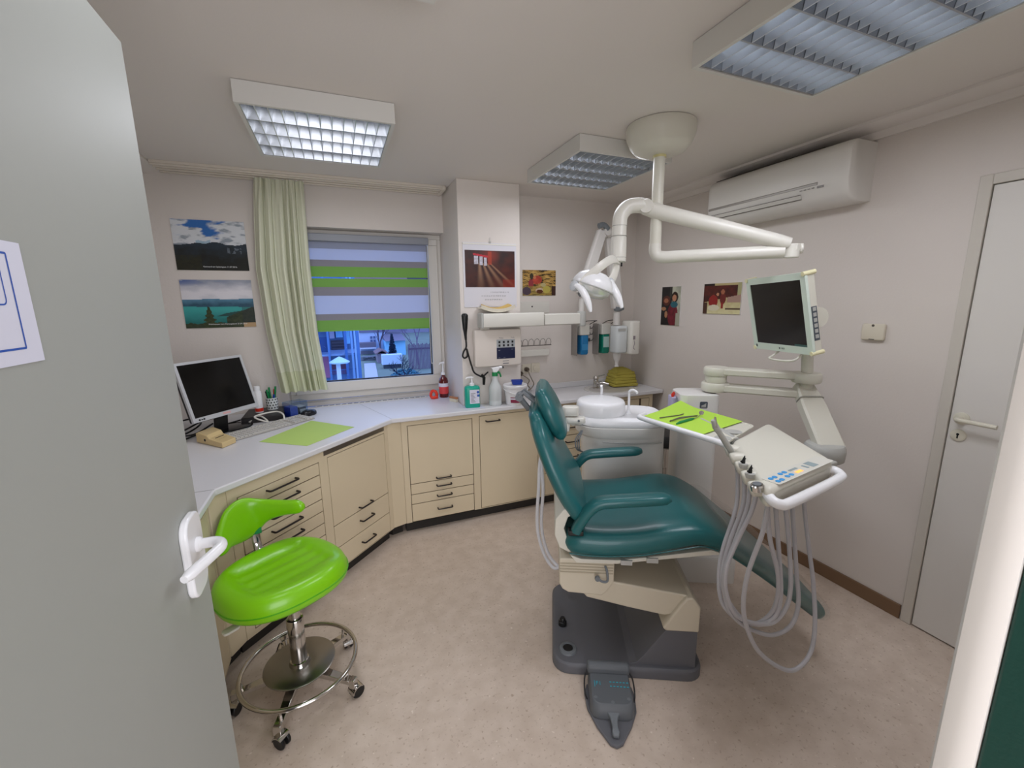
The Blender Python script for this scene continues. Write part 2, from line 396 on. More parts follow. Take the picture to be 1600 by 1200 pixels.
bands = [(1.982, 1.935, bs_), (1.935, 1.859, bw_), (1.859, 1.814, bt_), (1.814, 1.742, bg_), (1.732, 1.672, bg_), (1.672, 1.612, bt_), (1.612, 1.482, bw_), (1.482, 1.438, bt_), (1.438, 1.366, bg_)]
for z1, z0, m_ in bands: MB().b2((-.262, 3.362, z0), (.668, 3.3635, z1)).build('blind_band', m_, bl)
MB().b2((-.262, 3.360, 1.358), (.668, 3.366, 1.367)).build('bottom_rail', mat('rail_green', '#6aa53a', .4), bl)
MB().tube(cr([(.672, 3.352, 1.99), (.667, 3.35, 1.5), (.664, 3.35, 1.12), (.672, 3.35, 1.085), (.684, 3.35, 1.10), (.682, 3.35, 1.5), (.680, 3.352, 1.99)], 6), .0022, 6).build('pull_cord', white_m, bl)

# curtain rail and curtain
rl = thing('curtain_rail', 'long white triple-track curtain rail fixed to the ceiling above the window', 'curtain rail', (0, 3.16, ZC))
m_ = MB(); m_.b2((XL+.13, 3.075, ZC-.016), (.745, 3.255, ZC))
for y in (3.08, 3.125, 3.18, 3.235): m_.b2((XL+.13, y, ZC-.026), (.745, y+.014, ZC-.016))
m_.build('track', mat('rail_white', '#d8cfc2', .5), rl, bevel=.002)
MB().rbox((.755, 3.165, ZC-.014), (.03, .19, .028), .012).build('end_cap', MATS['rail_white'], rl)
cm = cloth_mat('curtain_cloth', '#ecedd8', .34); chem = cloth_mat('curtain_hem_cloth', '#dfe2c2', .22)
def lerp_table(t, tb):
    for (a, x), (b, y) in zip(tb, tb[1:]):
        if t <= b: f = sm(a, b, t) if False else (t-a)/(b-a); return x+(y-x)*f
    return tb[-1][1]
def curtain_pt(s, z):
    t = (2.318-z)/(2.318-.972)
    xl = lerp_table(t, [(0, -.404), (.15, -.425), (.4, -.450), (.7, -.432), (1, -.389)]); xr = lerp_table(t, [(0, -.128), (.4, -.134), (.72, -.128), (1, -.100)])
    q = s+.030*math.sin(2*PI*1.3*s+.5)+.020*math.sin(2*PI*2.7*s+1.7)+.012*t*math.sin(9*s+2.2*t)
    top = sm(.14, 0, t)
    ph = 2*PI*6.2*q; amp = (.013+.013*sm(0, .45, t))*(1+.35*math.sin(2*PI*1.7*s+.6))*(1-.25*top)
    wv = math.sin(ph)+.32*math.sin(2*ph+.9)+.10*math.sin(5*ph)*(1-t*.5)
    x = xl+(xr-xl)*s+.009*math.cos(ph+.4)
    y = 3.172 + amp*wv + top*.007*math.sin(2*PI*15*s)
    return Vector((x, y, z))
cu_ = thing('curtain', 'pale green pleated curtain gathered at the left side of the window', 'curtain', (-.28, 3.165, 2.32))
def curtain_piece(z0, z1, nzr, name, m_):
    mb = MB(); NX = 220
    G = [[mb._v(curtain_pt(i/NX, z1+(z0-z1)*j/nzr)) for i in range(NX+1)] for j in range(nzr+1)]
    for j in range(nzr):
        for i in range(NX): mb._f((G[j][i], G[j][i+1], G[j+1][i+1], G[j+1][i]))
    o = mb.build(name, m_, cu_, sharp=80); s_ = o.modifiers.new('thick', 'SOLIDIFY'); s_.thickness = .0015; return o
curtain_piece(1.112, 2.318, 60, 'cloth', cm); curtain_piece(.972, 1.112, 10, 'hem', chem)
for i in range(8): MB().b2((-.405+i*.039, 3.155, 2.312), (-.400+i*.039, 3.172, ZC-.026)).build('glider', white_m, cu_)

# ================================================================== CEILING LAMPS
def ceiling_lamp(cx, cy, label, tube_m=tube_m):
    W, D_, z0 = .565, .615, 2.268
    t = thing('ceiling_lamp', label, 'ceiling lamp', (cx, cy, ZC), 'square louvred ceiling lamps')
    h = MB()
    h.b2((cx-W/2, cy-D_/2, z0), (cx-W/2+.014, cy+D_/2, ZC-.002)); h.b2((cx+W/2-.014, cy-D_/2, z0), (cx+W/2, cy+D_/2, ZC-.002))
    h.b2((cx-W/2+.014, cy-D_/2, z0), (cx+W/2-.014, cy-D_/2+.014, ZC-.002)); h.b2((cx-W/2+.014, cy+D_/2-.014, z0), (cx+W/2-.014, cy+D_/2, ZC-.002))
    h.b2((cx-W/2+.014, cy-D_/2+.014, ZC-.006), (cx+W/2-.014, cy+D_/2-.014, ZC-.003))
    h.build('housing', lampbox_m, t)
    x0, x1, y0, y1 = cx-W/2+.016, cx+W/2-.016, cy-D_/2+.016, cy+D_/2-.016
    n = 4; dy = (y1-y0)/n; r = MB()
    for k in range(n+1):      # lengthwise mirror ridges, V-shaped, open side up
        y = y0+k*dy; wv = .018
        pr = [(max(y-wv, y0) if k else y, 2.325), (y, z0+.004), (min(y+wv, y1) if k < n else y, 2.325)]; yb = min(max(y, y0+.003), y1-.003)
        r.loft([[Vector((x, p[0], p[1])) for p in ((pr[0]), (yb-.0028, z0+.003), (yb+.0028, z0+.003), (pr[2]))] for x in (x0, x1)], caps=False)
    r.build('side_reflector', mirror_m, t)
    c = MB(); nb = 12
    for k in range(nb+1):     # cross blades
        x = x0+(x1-x0)*k/nb
        for q in range(n):
            a = y0+q*dy+.003; b = y0+(q+1)*dy-.003
            prof = [(x-.011, 2.318), (x-.0045, z0+.026), (x-.0016, z0+.003), (x+.0016, z0+.003), (x+.0045, z0+.026), (x+.011, 2.318)]
            ring = lambda y, ins: [Vector((px, y, pz)) for px, pz in prof]
            c.loft([[Vector((px, a+.014*(pz-z0)/.045, pz)) for px, pz in prof], [Vector((px, b-.014*(pz-z0)/.045, pz)) for px, pz in prof]])
    c.build('cross_blades', blade_m, t)
    for q in range(n):
        yc = y0+(q+.5)*dy
        MB().cyl((x0+.01, yc, 2.325), (x1-.01, yc, 2.325), .008, seg=12).build('tube', tube_m, t)
    bk = MB(); bk.b2((x0, y0, 2.334), (x1, y1, 2.338)); bk.build('back_reflector', mirror_m, t)
    return t
ceiling_lamp(0.0, 2.24, 'square louvred ceiling lamp hanging in front of the window and curtain')
ceiling_lamp(1.432, 2.245, 'square louvred ceiling lamp beside the round ceiling canopy of the operating light')
ceiling_lamp(1.385, .872, 'large near louvred ceiling lamp at the top right, cut by the frame', tube_on_m)

# ================================================================== WORKTOP AND CABINETS
ZT = .83
wt = MB()
wt.prism([(XR-.004, 2.71), (.267, 2.71), (-.511, 1.921), (-.503, .30), (XL, .30), (XL, YW), (WX0+.002, YW), (WX0+.002, 3.30), (WX1-.002, 3.30), (WX1-.002, 2.863), (1.232, 2.863), (1.232, YB), (XR-.004, YB)][::-1], ZT-.03, ZT)
wk = tag(wt.build('worktop', worktop_m, None, bevel=.006), 'long white laminate worktop running round the room on top of the cream cabinets', 'worktop')
jn = MB(); jn.b2((-.511, 1.918, ZT), (XL, 1.9205, ZT+.0006))
jn.prism([(.267, 2.711), (.2685, 2.711), (.10, 3.245), (.0985, 3.245)], ZT, ZT+.0006)
jn.build('joint_line', mat('joint_grey', '#9a9894', .6), wk)
MB().b2((1.232, YB-.014, ZT), (XR-.004, YB, ZT+.045)).build('upstand', worktop_m, wk, bevel=.004)
vg = thing('vent_grille', 'narrow white slotted vent strip let into the worktop below the window', 'vent', (.18, 3.265, ZT))
MB().b2((-.20, 3.25, ZT), (.60, 3.285, ZT+.004)).build('strip', trim_m, vg, bevel=.001)
s_ = MB()
for i in range(19): s_.b2((-.185+i*.041, 3.262, ZT+.0035), (-.155+i*.041, 3.273, ZT+.0046))
s_.build('slots', ink_m, vg)

def plane(origin, right, n_in):
    """cabinet frame: x along the front, y into the cabinet, z up"""
    r = Vector(right).normalized(); n = Vector(n_in).normalized()
    M = Matrix((r, n, Vector((0, 0, 1)))).transposed().to_4x4(); M.translation = Vector(origin); return M
def bar_handle(T, x, z, w, parent, name='handle'):
    h = MB(T); pts = [(x-w/2, .004, z), (x-w/2, -.022, z), (x-w/2+.008, -.028, z), (x+w/2-.008, -.028, z), (x+w/2, -.022, z), (x+w/2, .004, z)]
    P = [pts[0], pts[1], (x-w/2+.003, -.0265, z), pts[2], pts[3], (x+w/2-.003, -.0265, z), pts[4], pts[5]]
    h.tube(P, .0048, 8); return h.build(name, blackh_m, parent)
def cabinet(T, x0, x1, fronts, label, cat='cabinet', group=None, depth=.40, z0=.08, z1=.80, top=.765):
    """fronts: (kind, xa, xb, za, zb, handle(x, z, w) or None)"""
    c = T @ Vector(((x0+x1)/2, depth/2, 0)); t = thing('cabinet', label, cat, c, group)
    b = MB(T)
    if fronts:
        xa = min(f[1] for f in fronts)-.004; xb = max(f[2] for f in fronts)+.004
        za = min(f[3] for f in fronts)-.004; zb = max(f[4] for f in fronts)+.004
        b.b2((x0, 0, z0), (xa, depth, z1)); b.b2((xb, 0, z0), (x1, depth, z1)); b.b2((xa, 0, zb), (xb, depth, z1)); b.b2((xa, 0, z0), (xb, depth, za))
        b.b2((xa, .03, za), (xb, depth, zb))
    else: b.b2((x0, 0, z0), (x1, depth, z1))
    b.build('carcass', cream_m, t)
    g = MB(T)
    if fronts:
        g.b2((xa+.0005, .006, za+.0005), (xb-.0005, .0302, zb-.0005)); g.build('shadow_gap', mat('gap_dark', '#57493a', .7), t)
    pl = MB(T); pl.b2((x0, .045, 0), (x1, depth-.02, z0)); pl.build('plinth', plinth_m, t)
    for k, xa_, xb_, za_, zb_, hd in fronts:
        f = MB(T).b2((xa_, -.001, za_), (xb_, .020, zb_)).build(k, cream_m, t, bevel=.0022)
        if hd: bar_handle(T, hd[0], hd[1], hd[2], f)
    return t
# --- run along the back wall
TB = plane((0, 2.74, 0), (1, 0, 0), (0, 1, 0))
hx = .59
cabinet(TB, .325, .842, [('door', .366, .803, .357, .762, (hx, .378, .10)), ('drawer', .366, .803, .282, .352, (hx, .322, .10)),
    ('drawer', .366, .803, .212, .277, (hx, .247, .10)), ('drawer', .366, .803, .084, .207, (hx, .152, .10))], 'cream cabinet with a flap door and three drawers under the window, next to the corner', group='cream cabinets on the back wall', depth=.118)
cabinet(TB, .842, 1.335, [('door', .860, 1.310, .088, .772, (.955, .735, .10))], 'cream cabinet with one tall door and a handle at its top left', group='cream cabinets on the back wall', depth=.118)
cabinet(TB, 1.335, 1.860, [('drawer', 1.372, 1.835, .655, .765, (1.60, .715, .11)), ('drawer', 1.372, 1.835, .545, .650, (1.60, .610, .11)),
    ('drawer', 1.372, 1.835, .435, .540, (1.60, .495, .11)), ('drawer', 1.372, 1.835, .265, .430, (1.60, .375, .11)), ('drawer', 1.372, 1.835, .088, .260, (1.60, .20, .11))], 'cream cabinet of drawers behind the head of the treatment chair', group='cream cabinets on the back wall')
cabinet(TB, 1.860, 2.36, [('door', 1.885, 2.225, .088, .765, (1.93, .72, .10)), ('panel', 2.245, 2.322, .088, .765, None)], 'cream cabinet under the washbasin at the right end of the worktop', group='cream cabinets on the back wall')
# --- diagonal run
DX = Vector((-.703, -.711, 0)).normalized(); NI = Vector((-DX.y, DX.x, 0)); NI = Vector((-.711, .703, 0)).normalized()
P0 = Vector((.267, 2.70, 0))+NI*.03
TD = plane(P0, -DX, NI)          # local x runs towards the back corner: x = -s
cabinet(TD, -.558, -.012, [('door', -.506, -.050, .352, .748, (-.262, .372, .10)), ('drawer', -.506, -.050, .215, .347, (-.262, .287, .10)),
    ('drawer', -.506, -.050, .086, .210, (-.262, .148, .10))], 'cream diagonal cabinet with a flap door over two drawers, right of the green stool', group='cream cabinets on the diagonal', depth=.42)
vs = MB(TD); vs.b2((-.53, -.003, .768), (-.05, .004, .794)); vg2 = vs.build('vent_slot', steel_m)
put(vg2, [o for o in bpy.data.objects if o.get('label', '').startswith('cream diagonal cabinet')][0])
fr = []; zt = .745
for i, hgt in enumerate((.068, .068, .068, .068, .068, .068, .10, .13)):
    hw = .155 if i in (0, 3) else .15
    fr.append(('drawer', -1.000, -.568, zt-hgt+.0025, zt-.0025, (-.79, zt-.026, .155))); zt -= hgt
cabinet(TD, -1.045, -.558, fr, 'cream diagonal cabinet with many shallow drawers behind the green stool', group='cream cabinets on the diagonal', depth=.42)
# corner posts
def post(poly, label):
    t = thing('corner_post', label, 'cabinet filler', (poly[0][0], poly[0][1], 0), 'cream corner fillers')
    MB().prism(poly, .08, .80).build('panel', cream_m, t, bevel=.003)
    cx = sum(p[0] for p in poly)/len(poly); cy = sum(p[1] for p in poly)/len(poly)
    MB().prism([(cx+(p[0]-cx)*.8-.005, cy+(p[1]-cy)*.8+.03) for p in poly], 0, .08).build('plinth', plinth_m, t)
a = TD @ Vector((-.0115, 0, 0)); b = TD @ Vector((-.0115, .30, 0))
post([(a.x, a.y), (.3245, 2.7405), (.3245, 3.02), (b.x, b.y)], 'narrow cream corner filler where the back cabinets meet the diagonal ones')
a = TD @ Vector((-1.0455, 0, 0)); b = TD @ Vector((-1.0455, .30, 0))
post([(a.x, a.y), (b.x, b.y), (-.95, 1.90), (-.533, 1.90)], 'cream corner filler between the diagonal and left cabinets behind the open door')
TLf = plane((-.535, 1.895, 0), (0, -1, 0), (-1, 0, 0))
TLf = plane((-.535, .40, 0), (0, 1, 0), (-1, 0, 0))
cabinet(TLf, .97, 1.49, [('door', .995, 1.465, .088, .765, None)], 'cream cabinet on the left wall, mostly behind the open door', group='cream cabinets on the left wall', depth=.44)
cabinet(TLf, .44, .97, [('door', .465, .945, .088, .765, (.55, .735, .10))], 'cream cabinet on the left wall, hidden behind the open door', group='cream cabinets on the left wall', depth=.44)
sb = MB(); sb.rbox((-.512, 1.78, .44), (.03, .075, .05), .012); sb.tube([(-.50, 1.80, .46), (-.46, 1.86, .50)], .006, 8)

# ================================================================== TREATMENT CHAIR
CO = Vector((.738, 1.37, 0)); ca = R(-27.3)
CU = Vector((math.cos(ca), math.sin(ca), 0)); CV = Vector((-math.sin(ca), math.cos(ca), 0))
TC = Matrix((CU, CV, Vector((0, 0, 1)))).transposed().to_4x4(); TC.translation = CO
def CW(u, v, z): return TC @ Vector((u, v, z))
def pad(T, secs, seg=32, e=2.6, capn=4, ex=4.2):
    """cushion: secs = (u, z, nu, nz, half thickness, v0, v1); cross-section is a superellipse across v and the normal (nu, nz)"""
    rings = []
    def ring(u, z, nu, nz_, h, v0, v1):
        o = []
        for j in range(seg):
            a = 2*PI*j/seg; c, s = math.cos(a), math.sin(a)
            x = math.copysign(abs(c)**(2/ex), c); y = math.copysign(abs(s)**(2/e), s)
            v = (v0+v1)/2+(v1-v0)/2*x; o.append(Vector((u+nu*h*y, v, z+nz_*h*y)))
        return o
    def tangent(i):
        a = secs[max(i-1, 0)]; b = secs[min(i+1, len(secs)-1)]; t = Vector((b[0]-a[0], 0, b[1]-a[1])); return t.normalized()
    S = []
    for end, i in ((0, 0),):
        u, z, nu, nz_, h, v0, v1 = secs[0]; t = tangent(0)
        for k in range(capn, 0, -1):
            f = k/(capn+.0); sc = math.sqrt(max(0, 1-f*f)) if k < capn else .12
            S.append((u-t.x*h*f, z-t.z*h*f, nu, nz_, h*max(sc, .12), v0+h*.9*(1-sc), v1-h*.9*(1-sc)))
    S += [tuple(s) for s in secs]
    u, z, nu, nz_, h, v0, v1 = secs[-1]; t = tangent(len(secs)-1)
    for k in range(1, capn+1):
        f = k/(capn+.0); sc = math.sqrt(max(0, 1-f*f)) if k < capn else .12
        S.append((u+t.x*h*f, z+t.z*h*f, nu, nz_, h*max(sc, .12), v0+h*.9*(1-sc), v1-h*.9*(1-sc)))
    m = MB(T); m.loft([ring(*s) for s in S]); return m
def along(pts, k=5):
    """pts = (u, z, h, v0, v1) -> smoothed sections with normals"""
    P = pts; out = []
    def c(i, q): return P[max(0, min(len(P)-1, i))][q]
    for i in range(len(P)-1):
        for j in range(k):
            t = j/k; row = []
            for q in range(5):
                a, b, d, e = c(i-1, q), c(i, q), c(i+1, q), c(i+2, q)
                row.append(.5*((2*b)+(d-a)*t+(2*a-5*b+4*d-e)*t*t+(3*b-a-3*d+e)*t**3))
            out.append(row)
    out.append(list(P[-1])); res = []
    for i, r in enumerate(out):
        a = out[max(0, i-1)]; b = out[min(len(out)-1, i+1)]; t = Vector((b[0]-a[0], b[1]-a[1])).normalized()
        res.append((r[0], r[1], -t.y, t.x, r[2], r[3], r[4]))
    return res
ch = thing('treatment_chair', 'teal green reclining dental treatment chair on a grey floor plate', 'dental chair', CW(.3, .27, 0))
# seat and leg rest: one cushion
seat = pad(TC, along([(.095, .594, .066, -.010, .565), (.20, .594, .067, -.016, .570), (.33, .608, .065, -.016, .570), (.45, .634, .060, -.014, .566), (.55, .648, .052, -.008, .558),
    (.645, .616, .045, .0, .548), (.76, .535, .040, .02, .52), (.90, .425, .038, .05, .47), (1.03, .312, .036, .09, .42), (1.105, .245, .034, .12, .39)]), e=3.2, ex=5.5)
so = seat.build('seat', green_v, ch, sharp=60)
# shallow saddle in the seat top
for vx in so.data.vertices:
    l = TC.inverted() @ vx.co
    if l.z > .6 and l.x < .5: vx.co.z -= .020*math.exp(-((l.y-.28)/.17)**2)*math.exp(-((l.x-.27)/.16)**2)
wl = MB(TC); wl.tube(cr([(.05, -.012, .568), (.12, -.0175, .564), (.20, -.0180, .564), (.33, -.0180, .575), (.47, -.0155, .604), (.56, -.010, .618), (.62, -.006, .600)], 5), .0022, 6); wl.build('piping', green_v, so)
# clear foot cover
cov = pad(TC, along([(.70, .598, .058, -.004, .552), (.84, .494, .058, .02, .515), (.98, .372, .052, .06, .46), (1.11, .256, .044, .10, .41)]))
clear = bpy.data.materials.new('clear_film'); clear.use_nodes = True; nt = clear.node_tree
g1 = nt.nodes.new('ShaderNodeBsdfGlossy'); g1.inputs['Roughness'].default_value = .12; t1 = nt.nodes.new('ShaderNodeBsdfTransparent'); x1 = nt.nodes.new('ShaderNodeMixShader'); x1.inputs[0].default_value = .16
nt.links.new(t1.outputs[0], x1.inputs[1]); nt.links.new(g1.outputs[0], x1.inputs[2]); nt.links.new(x1.outputs[0], nt.nodes['Material Output'].inputs[0])
cov.build('foot_cover', clear, ch, sharp=60, label='clear plastic cover')
# backrest
bk = pad(TC, along([(.080, .720, .044, .01, .555), (.038, .79, .044, .0, .560), (.003, .86, .042, .0, .555), (-.035, .945, .040, .01, .55), (-.068, 1.03, .037, .04, .52), (-.088, 1.085, .032, .10, .46)]), e=3, ex=5)
bo = bk.build('backrest', green_v, ch, sharp=60)
cs = MB(TC); cs.rbox((0, 0, 0), (.1, .1, .1), .02); cs.bm.free()
shell = pad(TC, along([(.02, .60, .03, .03, .52), (.0, .70, .045, .02, .53), (.0, .78, .04, .04, .52), (-.03, .88, .03, .06, .50)]))
sh = MB(TC)   # white rear shell and hinge ring
sh.loft([[Vector((u, v, z)) for u, z in ((.085, .72), (.03, .735), (-.005, .69), (-.008, .62), (.012, .565), (.05, .545), (.09, .56), (.045, .60), (.03, .65), (.045, .70))] for v in (.03, .52)])
shell.bm.free()
sh.build('rear_shell', white2_m, ch, bevel=.004)
# headrest with its bracket
hr = pad(TC, along([(-.062, 1.168, .032, .14, .43), (-.038, 1.115, .040, .115, .455), (-.008, 1.05, .041, .12, .45), (.012, 1.010, .034, .14, .43)]))
ho = hr.build('headrest', green_v, ch, sharp=60)
br = MB(TC)
br.tube([(-.085, .28, 1.10), (-.125, .28, 1.085), (-.165, .28, 1.135)], [.011, .014, .014], 8)
br.tube([(-.165, .25, 1.140), (-.165, .31, 1.140)], .017, 12)
for v in (.255, .305): br.tube([(-.165, v, 1.145), (-.145, v, 1.163), (-.10, v, 1.125)], [.009, .009, .009], 6)
br.build('headrest_bracket', grey_m, ch)
# armrests
for v, nm in ((.012, 'near'), (.548, 'far')):
    a = MB(TC); P = cr([(.075, v, .650), (.092, v, .69), (.125, v, .742), (.165, v, .775), (.23, v, .785), (.34, v, .795), (.435, v, .803)], 5); n = len(P)
    rs = [.020+.004*min(1, i/8) for i in range(n)]; rs[0] = .022; rs[-1] = .012; rs[-2] = .020
    a.tube(P, rs, 16, flat=.62, upv=(-1, 0, .3)); 
    a.bm.free(); a = MB(TC)
    rings = []
    for i, p in enumerate(P):
        t = (P[min(i+1, n-1)]-P[max(i-1, 0)]).normalized(); nn = Vector((-t.z, 0, t.x)); hw = .034 if i > 12 else .024+.010*i/12; hh = .0205
        if i >= n-3: q = (.97, .86, .5)[i-(n-3)]; hw *= q; hh *= q
        rings.append([p+Vector((0, 1, 0))*hw*math.copysign(abs(math.cos(b))**.6, math.cos(b))+nn*hh*math.copysign(abs(math.sin(b))**.75, math.sin(b)) for b in [2*PI*j/20 for j in range(20)]])
    a.loft(rings); ao = a.build('armrest', green_v, ch, sharp=60)
    jb = MB(TC); jb.b2((.045, v-.02, .64), (.105, v+.02, .66)); jb.build('armrest_mount', black_m, ao, bevel=.004)
# under-seat tray, motor box, lifting arm, bracket
us = MB(TC)
us.loft([[Vector((u, v, z)) for u, z in ((.055, .545), (.10, .530), (.25, .532), (.42, .560), (.60, .592), (.66, .575), (.60, .570), (.40, .540), (.24, .515), (.08, .512))] for v in (.01, .54)])
us.build('seat_pan', white2_m, ch, bevel=.003)
cl = MB(TC); cl.b2((.255, .003, .516), (.30, .02, .536)); cl.b2((.355, .003, .530), (.40, .02, .550)); cl.build('seat_clip', lgrey_m, ch)
mb_ = MB(TC); mb_.loft([[Vector((u, v, z)) for u, z in ((.012, .528), (.012, .415), (.025, .390), (.05, .375), (.185, .368), (.205, .385), (.232, .430), (.232, .528))] for v in (.012, .46)])
mo = mb_.build('motor_housing', beige_m, ch, bevel=.006)
rg = MB(TC)
for k in range(4): rg.b2((.014, .0095, .468+k*.0125), (.228, .014, .473+k*.0125))
rg.build('ridge', mat('cover_shade', '#aea48f', .5), mo)
lv = MB(TC); lv.tube(cr([(.195, .006, .505), (.200, -.008, .495), (.203, -.012, .455), (.185, -.014, .450), (.165, -.014, .462)], 4), .005, 8); lv.lathe([(0, -.006), (.010, -.006), (.011, 0), (.010, .006), (0, .006)], (.163, -.014, .463), (0, 1, 0), 14); lv.build('lever', grey_m, ch)
ar = MB(TC)
ar.loft([[Vector((u, v, z)) for u, z in ((.10, .375), (.225, .44), (.20, .52), (.40, .525), (.47, .50), (.565, .405), (.53, .345), (.46, .27), (.40, .275), (.20, .345))] for v in (.055, .42)])
ar.bm.free(); ar = MB(TC)
ar.loft([[Vector((u, v, z)) for u, z in ((.10, .375), (.235, .421), (.50, .378), (.545, .372), (.53, .30), (.446, .277), (.30, .305), (.127, .344))] for v in (.03, .40)])
ar.build('lifting_arm', beige_m, ch, bevel=.006)
bt = MB(TC)
bt.loft([[Vector((u, v, z)) for u, z in ((.436, .231), (.500, .340), (.522, .372), (.548, .376), (.580, .332), (.580, .219), (.45, .219))] for v in (.012, .42)])
bt.build('pivot_cover', beige_m, ch, bevel=.007)
bp_ = MB(TC); pts = rrect(.625, .535, .07, 6)
bp_.loft([[Vector((p[0]*s_+.300, p[1]*s_+.262, z)) for p in pts] for z, s_ in ((0, 1), (.03, 1.0), (.042, .992), (.048, .97))])
bp_.loft([[Vector((u, v, z)) for u, v in ((.60, .03), (.60, .50), (.30-.28*q, .50), (.30-.28*q, .20-.04*q), (.38-.0*q, .16), (.44, .05))] for z, q in ((.045, 0), (.05, 0))])
bp_.bm.free(); bp_ = MB(TC)
bp_.loft([[Vector((p[0]*s_+.300, p[1]*s_+.262, z)) for p in pts] for z, s_ in ((0, 1), (.03, 1.0), (.042, .992), (.048, .97))])
bp_.loft([[Vector((u, v, z)) for u, z in ((.577, .045), (.577, .221), (.452, .221), (.375, .105), (.340, .058), (.30, .045))] for v in (.018, .42)])
bo_ = bp_.build('base_plate', dgrey_m, ch, bevel=.008)
sk = MB(TC); sk.lathe([(0, 0), (.040, 0), (.036, .008), (.026, .012), (.024, .012), (.022, .004), (0, .004)], (.055, .075, .047), seg=24); sk.build('cable_ring', grey_m, ch)
MB(TC).lathe([(0, 0), (.021, 0), (.021, .003), (0, .003)], (.055, .075, .052), seg=20).build('socket_hole', black_m, ch)
kn = MB(TC); kn.lathe([(0, 0), (.020, 0), (.019, .018), (.014, .022), (.013, .034), (.010, .038), (0, .038)], (.035, .22, .047), seg=20); kn.build('floor_knob', black_m, ch)
# assistant hoses hanging behind the backrest
for k, off in enumerate((0, .022)):
    h = MB(TC); h.tube(cr([(.005+off*.3, .50, .86), (-.07+off*.2, .47, .80), (-.085+off, .45, .62), (-.092+off, .45, .42), (-.06+off, .44, .28), (-.01+off, .42, .21+off*.5), (.03, .40, .23)], 6), .0085, 10)
    h.build('suction_hose', mat('hose_white', '#dcdce0', .35), ch)

# foot control
fp = thing('foot_control', 'dark grey dental foot pedal on the floor in front of the chair base', 'foot pedal', CW(.215, -.13, 0))
pm_ = MB(TC); PO = [(.190, -.296), (.213, -.305), (.236, -.292), (.278, -.225), (.306, -.165), (.312, -.10), (.305, -.06), (.125, -.06), (.113, -.10), (.120, -.165), (.150, -.235)]
pm_.prism(PO, .0, .014); pm_.build('floor_plate', dgrey_m, fp, bevel=.004)
hs = MB(TC); hs.loft([[Vector((p[0]*sx+.213, p[1]*sy+vy, z)) for p in rrect(.165, .20, .035, 5)] for z, sx, sy, vy in ((.014, 1, .94, -.115), (.03, 1, .94, -.115), (.055, .97, .90, -.11), (.065, .90, .84, -.105))])
ho_ = hs.build('pedal_housing', mat('pedal_grey', '#5d6165', .5), fp, bevel=.002)
hk2 = MB(TC); hk2.loft([[Vector((.213+x, v, z)) for v, z in ((-.03, .05), (-.012, .085), (-.028, .10), (-.055, .092), (-.06, .06))] for x in (-.085, .085)]); hk2.build('pedal_hood', MATS['pedal_grey'], fp, bevel=.012)
tg = MB(TC); tg.loft([[Vector((.213+x*w_, v, z)) for x in (-1, 1) for z in ((z0, z1) if x < 0 else (z1, z0))] for v, w_, z0, z1 in ((-.195, .028, .02, .045), (-.22, .014, .02, .04), (-.25, .010, .018, .036), (-.268, .014, .016, .034), (-.28, .010, .016, .03))])
tg.build('toe_lever', grey_m, fp, bevel=.004)
sc_ = MB(TC)
for x, y in ((-.062, -.165), (.062, -.165), (0, -.182)): sc_.lathe([(0, 0), (.0065, 0), (.0065, .004), (0, .004)], (.213+x, y, .062), seg=12)
sc_.build('screw', grey_m, fp)
tm = TC @ frame((.213, -.105, .0662), (1, 0, 0), (0, 1, 0))
tx = MB(tm)
for i in range(6):
    for j in range(2): tx.prism([(x*.9+.002+i*.013, y*.7+.009-j*.019) for x, y in rrect(.009, .006, .002, 3)], 0, .0006)
tx.b2((-.062, -.016, 0), (-.0595, .012, .0006)); tx.build('button_marks', inkteal_m, fp)
text('F1', .024, inkteal_m, tm @ Matrix.Translation((-.045, 0, .0002)), fp, 'lettering')
for s_ in (-1, 1):
    wb = MB(TC); wb.tube(cr([(.213+s_*.075, -.035, .075), (.213+s_*.095, -.06, .05), (.213+s_*.098, -.10, .02), (.213+s_*.09, -.13, .014)], 5), .003, 6); wb.build('wire_guard', black_m, fp)

# ================================================================== WATER UNIT, TOWER, ARMS (chair frame u, v, z)
un = thing('spittoon_unit', 'white dental water unit with a round covered spittoon bowl behind the treatment chair', 'dental unit', CW(.35, .82, 0))
def oval(u0, u1, v0, v1, z, r, seg=7): return [Vector((p[0]+(u0+u1)/2, p[1]+(v0+v1)/2, z)) for p in rrect(u1-u0, v1-v0, r, seg)]
b = MB(TC); b.loft([oval(.165, .60, .67, .98, .13, .09), oval(.160, .60, .67, .98, .60, .10), oval(.150, .60, .665, .98, .78, .12), oval(.135, .60, .655, .99, .84, .13)])
b.build('unit_body', unit_m, un, sharp=50)
b = MB(TC); b.loft([oval(.135, .60, .655, .99, .825, .13), oval(.115, .60, .645, 1.0, .845, .14), oval(.112, .60, .642, 1.0, .885, .14), oval(.122, .60, .652, .99, .888, .135)])
b.build('collar', unit_m, un, sharp=50)
b = MB(TC); b.loft([oval(.120, .60, .650, .99, .889, .135), oval(.113, .602, .645, .995, .895, .14), oval(.115, .600, .648, .993, .925, .14), oval(.13, .585, .665, .975, .937, .125), oval(.36, .575, .69, .95, .938, .06), oval(.37, .565, .70, .94, .930, .05)])
b.build('top_shelf', brightw_m, un, sharp=50)
gv = MB(TC); gv.tube(cr([(.25, .6425, .812), (.35, .6475, .807), (.50, .652, .806), (.56, .654, .812)], 5), .004, 6); gv.build('body_groove', mat('groove_grey', '#a9a8a5', .5), un)
b = MB(TC); b.lathe([(0, .925), (.120, .925), (.131, .932), (.134, .945), (.134, .985), (.131, 1.000), (.124, 1.010), (.112, 1.014), (.06, 1.019), (0, 1.020)], (.252, .795, 0), seg=48)
